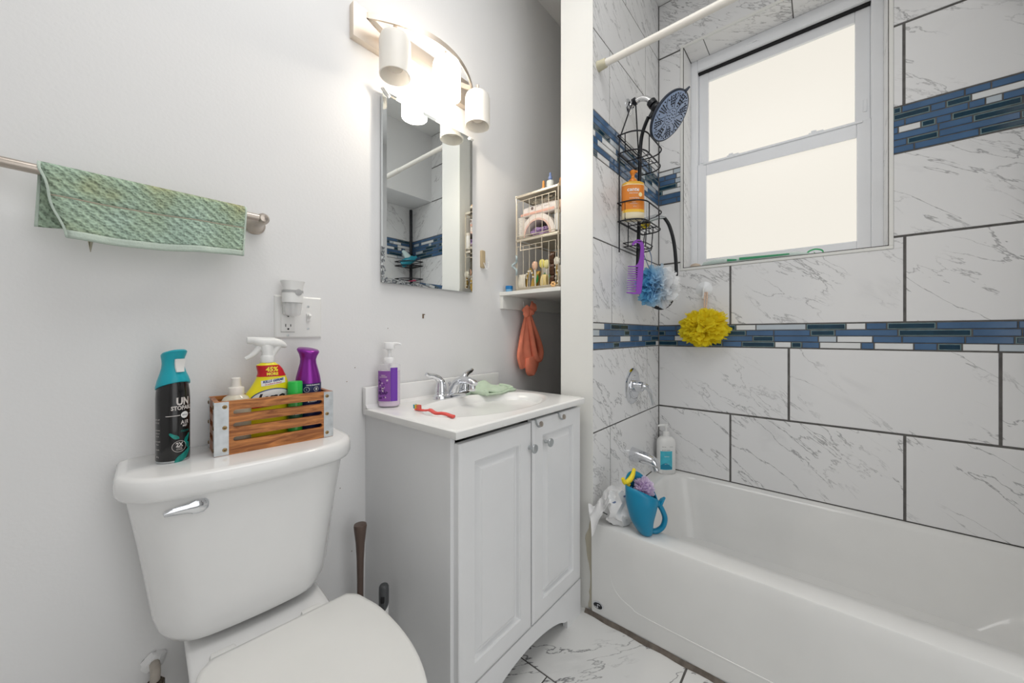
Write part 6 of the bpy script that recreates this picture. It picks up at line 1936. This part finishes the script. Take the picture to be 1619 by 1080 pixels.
for a, b_ in ((0.030, 0.110), (-0.010, 0.088)):
    mb.mi = 1; mb.M = Matrix.Translation((a, -0.030, b_)) @ Matrix.Rotation(math.radians(-20), 4, 'Y'); mb.box((0, 0, 0), (0.014, 0.002, 0.005)); mb.M = None
mb.build('print', ['black', pm('blue_ink', (110, 126, 160), 0.5)], wb, ang=0)

# ------------------------------------------------------------------ window sill things
SZ_ = OZ0 + 0.0022
tp = thing('toothbrush_packet', 'long clear packet with green printing lying along the window sill', 'packet', (1.945, 0.235, SZ_), -90)
mb = MB()
mb.loft([[(x, dy + w_ * math.cos(t), h_ * (0.5 + 0.5 * math.sin(t)) ) for t in [2 * math.pi * k / 18 for k in range(18)]] for x, dy, w_, h_ in ((-0.205, 0, 0.016, 0.010), (-0.198, 0, 0.020, 0.022), (-0.15, 0, 0.022, 0.030), (-0.05, 0, 0.021, 0.030), (0.06, 0, 0.018, 0.026), (0.16, 0, 0.015, 0.022), (0.195, 0, 0.012, 0.012))])
mb.build('packet_film', pm('milky_film', (212, 226, 220), 0.2), tp, ang=60)
mb = MB()
mb.mi = 0
for a, b_ in ((-0.098, -0.060), (-0.050, 0.130)):
    mb.grid(lambda u, v, a=a, b_=b_: (a + (b_ - a) * u, -0.0215 - 0.0008 + 0.028 * max(0, (a + (b_ - a) * u)) * 0.9 * 0.15 - 0.001, 0.010 + 0.011 * v * (1 - 0.5 * u)), 14, 1)
mb.mi = 1
for k in range(10):
    mb.box((-0.175 + 0.007 * k, -0.0225, 0.014), (0.0018, 0.0012, 0.010))
mb.build('print', [pm('packet_green', (64, 160, 112), 0.4), pm('packet_pale', (196, 214, 208), 0.4)], tp, ang=0)
gr_ = thing('green_ribbon', 'small curl of green ribbon at the right end of the sill packet', 'ribbon', (1.94, 0.022, SZ_), -90)
mb = MB(); pts = spline([(-0.028, 0, 0.003), (-0.020, -0.004, 0.016), (0.0, -0.006, 0.022), (0.020, -0.004, 0.016), (0.024, 0.004, 0.006), (0.006, 0.006, 0.003), (-0.004, 0.0, 0.012)], 6); mb.tube(pts, 0.0035, 8, flat=0.35); mb.build('ribbon', pm('green_ribbon', (66, 176, 112), 0.35), gr_)
ss_ = thing('soap_sliver', 'small tan shell-like soap piece at the left end of the sill', 'soap', (1.945, 0.472, SZ_), 0)
mb = MB(); mb.loft([ell(0, 0, 0.020, 0.022, 0.0, 20), ell(0, 0, 0.023, 0.026, 0.006, 20), ell(0, 0, 0.018, 0.02, 0.016, 20), ell(0, 0, 0.008, 0.008, 0.021, 20)]); mb.build('soap', pm('tan_soap', (206, 190, 172), 0.6, bump=0.5, bscale=120), ss_, ang=60)

# ------------------------------------------------------------------ corner pole at the tub foot, seen in the mirror
cp = thing('corner_pole_caddy', 'dark corner pole caddy at the foot of the tub, reflected in the mirror', 'shower caddy', (1.862, -0.636, 0.336))
mb = MB(); mb.tube([(0, 0, 0), (0, 0, 1.748)], 0.013, 14); mb.build('pole', 'wire', cp, ang=50)
for z in (0.55, 1.10, 1.245):
    mb = MB()
    arc = [(-0.165 * math.cos(math.pi / 2 * k / 12) + 0.02, 0.165 * math.sin(math.pi / 2 * k / 12) - 0.02, z) for k in range(13)]
    loop = [(0.02, -0.02, z)] + arc
    for dz in (0, 0.035):
        mb.tube([(x, y, zz + dz) for x, y, zz in loop], 0.004, 6, closed=True)
    for k in range(1, 8):
        x = -0.142 + 0.020 * k
        mb.tube([(x, -0.018, z), (x, -0.02 + math.sqrt(max(0.0, 0.165 ** 2 - (x - 0.02) ** 2)), z)], 0.0022, 6)
    mb.build('corner_basket', 'wire', cp)
tk = thing('teal_bottle', 'teal and white bottle lying tilted in the corner pole basket', 'bottle', (1.80, -0.56, 0.336 + 1.251), 40)
mb = MB(); mb.M = Matrix.Rotation(math.radians(62), 4, 'Y'); mb.lathe([(0.020, -0.06), (0.030, -0.055), (0.034, 0.0), (0.028, 0.05), (0.014, 0.065), (0.010, 0.085)], (-0.036, 0, 0.0), 24, sy=0.8); mb.build('bottle_body', pm('teal_bottle', (40, 150, 172), 0.3), tk, ang=40)
mb = MB(); mb.M = Matrix.Translation((0, 0, 0.05)) @ Matrix.Rotation(math.radians(-40), 4, 'Y'); mb.lathe([(0.012, -0.04), (0.026, -0.02), (0.024, 0.03), (0.012, 0.07), (0, 0.075)], (0.0, 0, 0.02), 24, sy=0.7); mb.build('bottle_top', pm('mint_white', (206, 226, 224), 0.3), tk, ang=40)
rd = thing('pink_razor', 'small pink razor in the lower basket of the corner pole', 'razor', (1.78, -0.55, 0.336 + 1.104), 60)
mb = MB(); mb.tube([(-0.05, 0, 0.004), (0.0, 0, 0.006), (0.05, 0, 0.010)], 0.004, 8); mb.box((0.056, 0, 0.012), (0.010, 0.036, 0.010), 0.002); mb.build('razor', pm('pink_razor', (206, 70, 110), 0.35), rd)
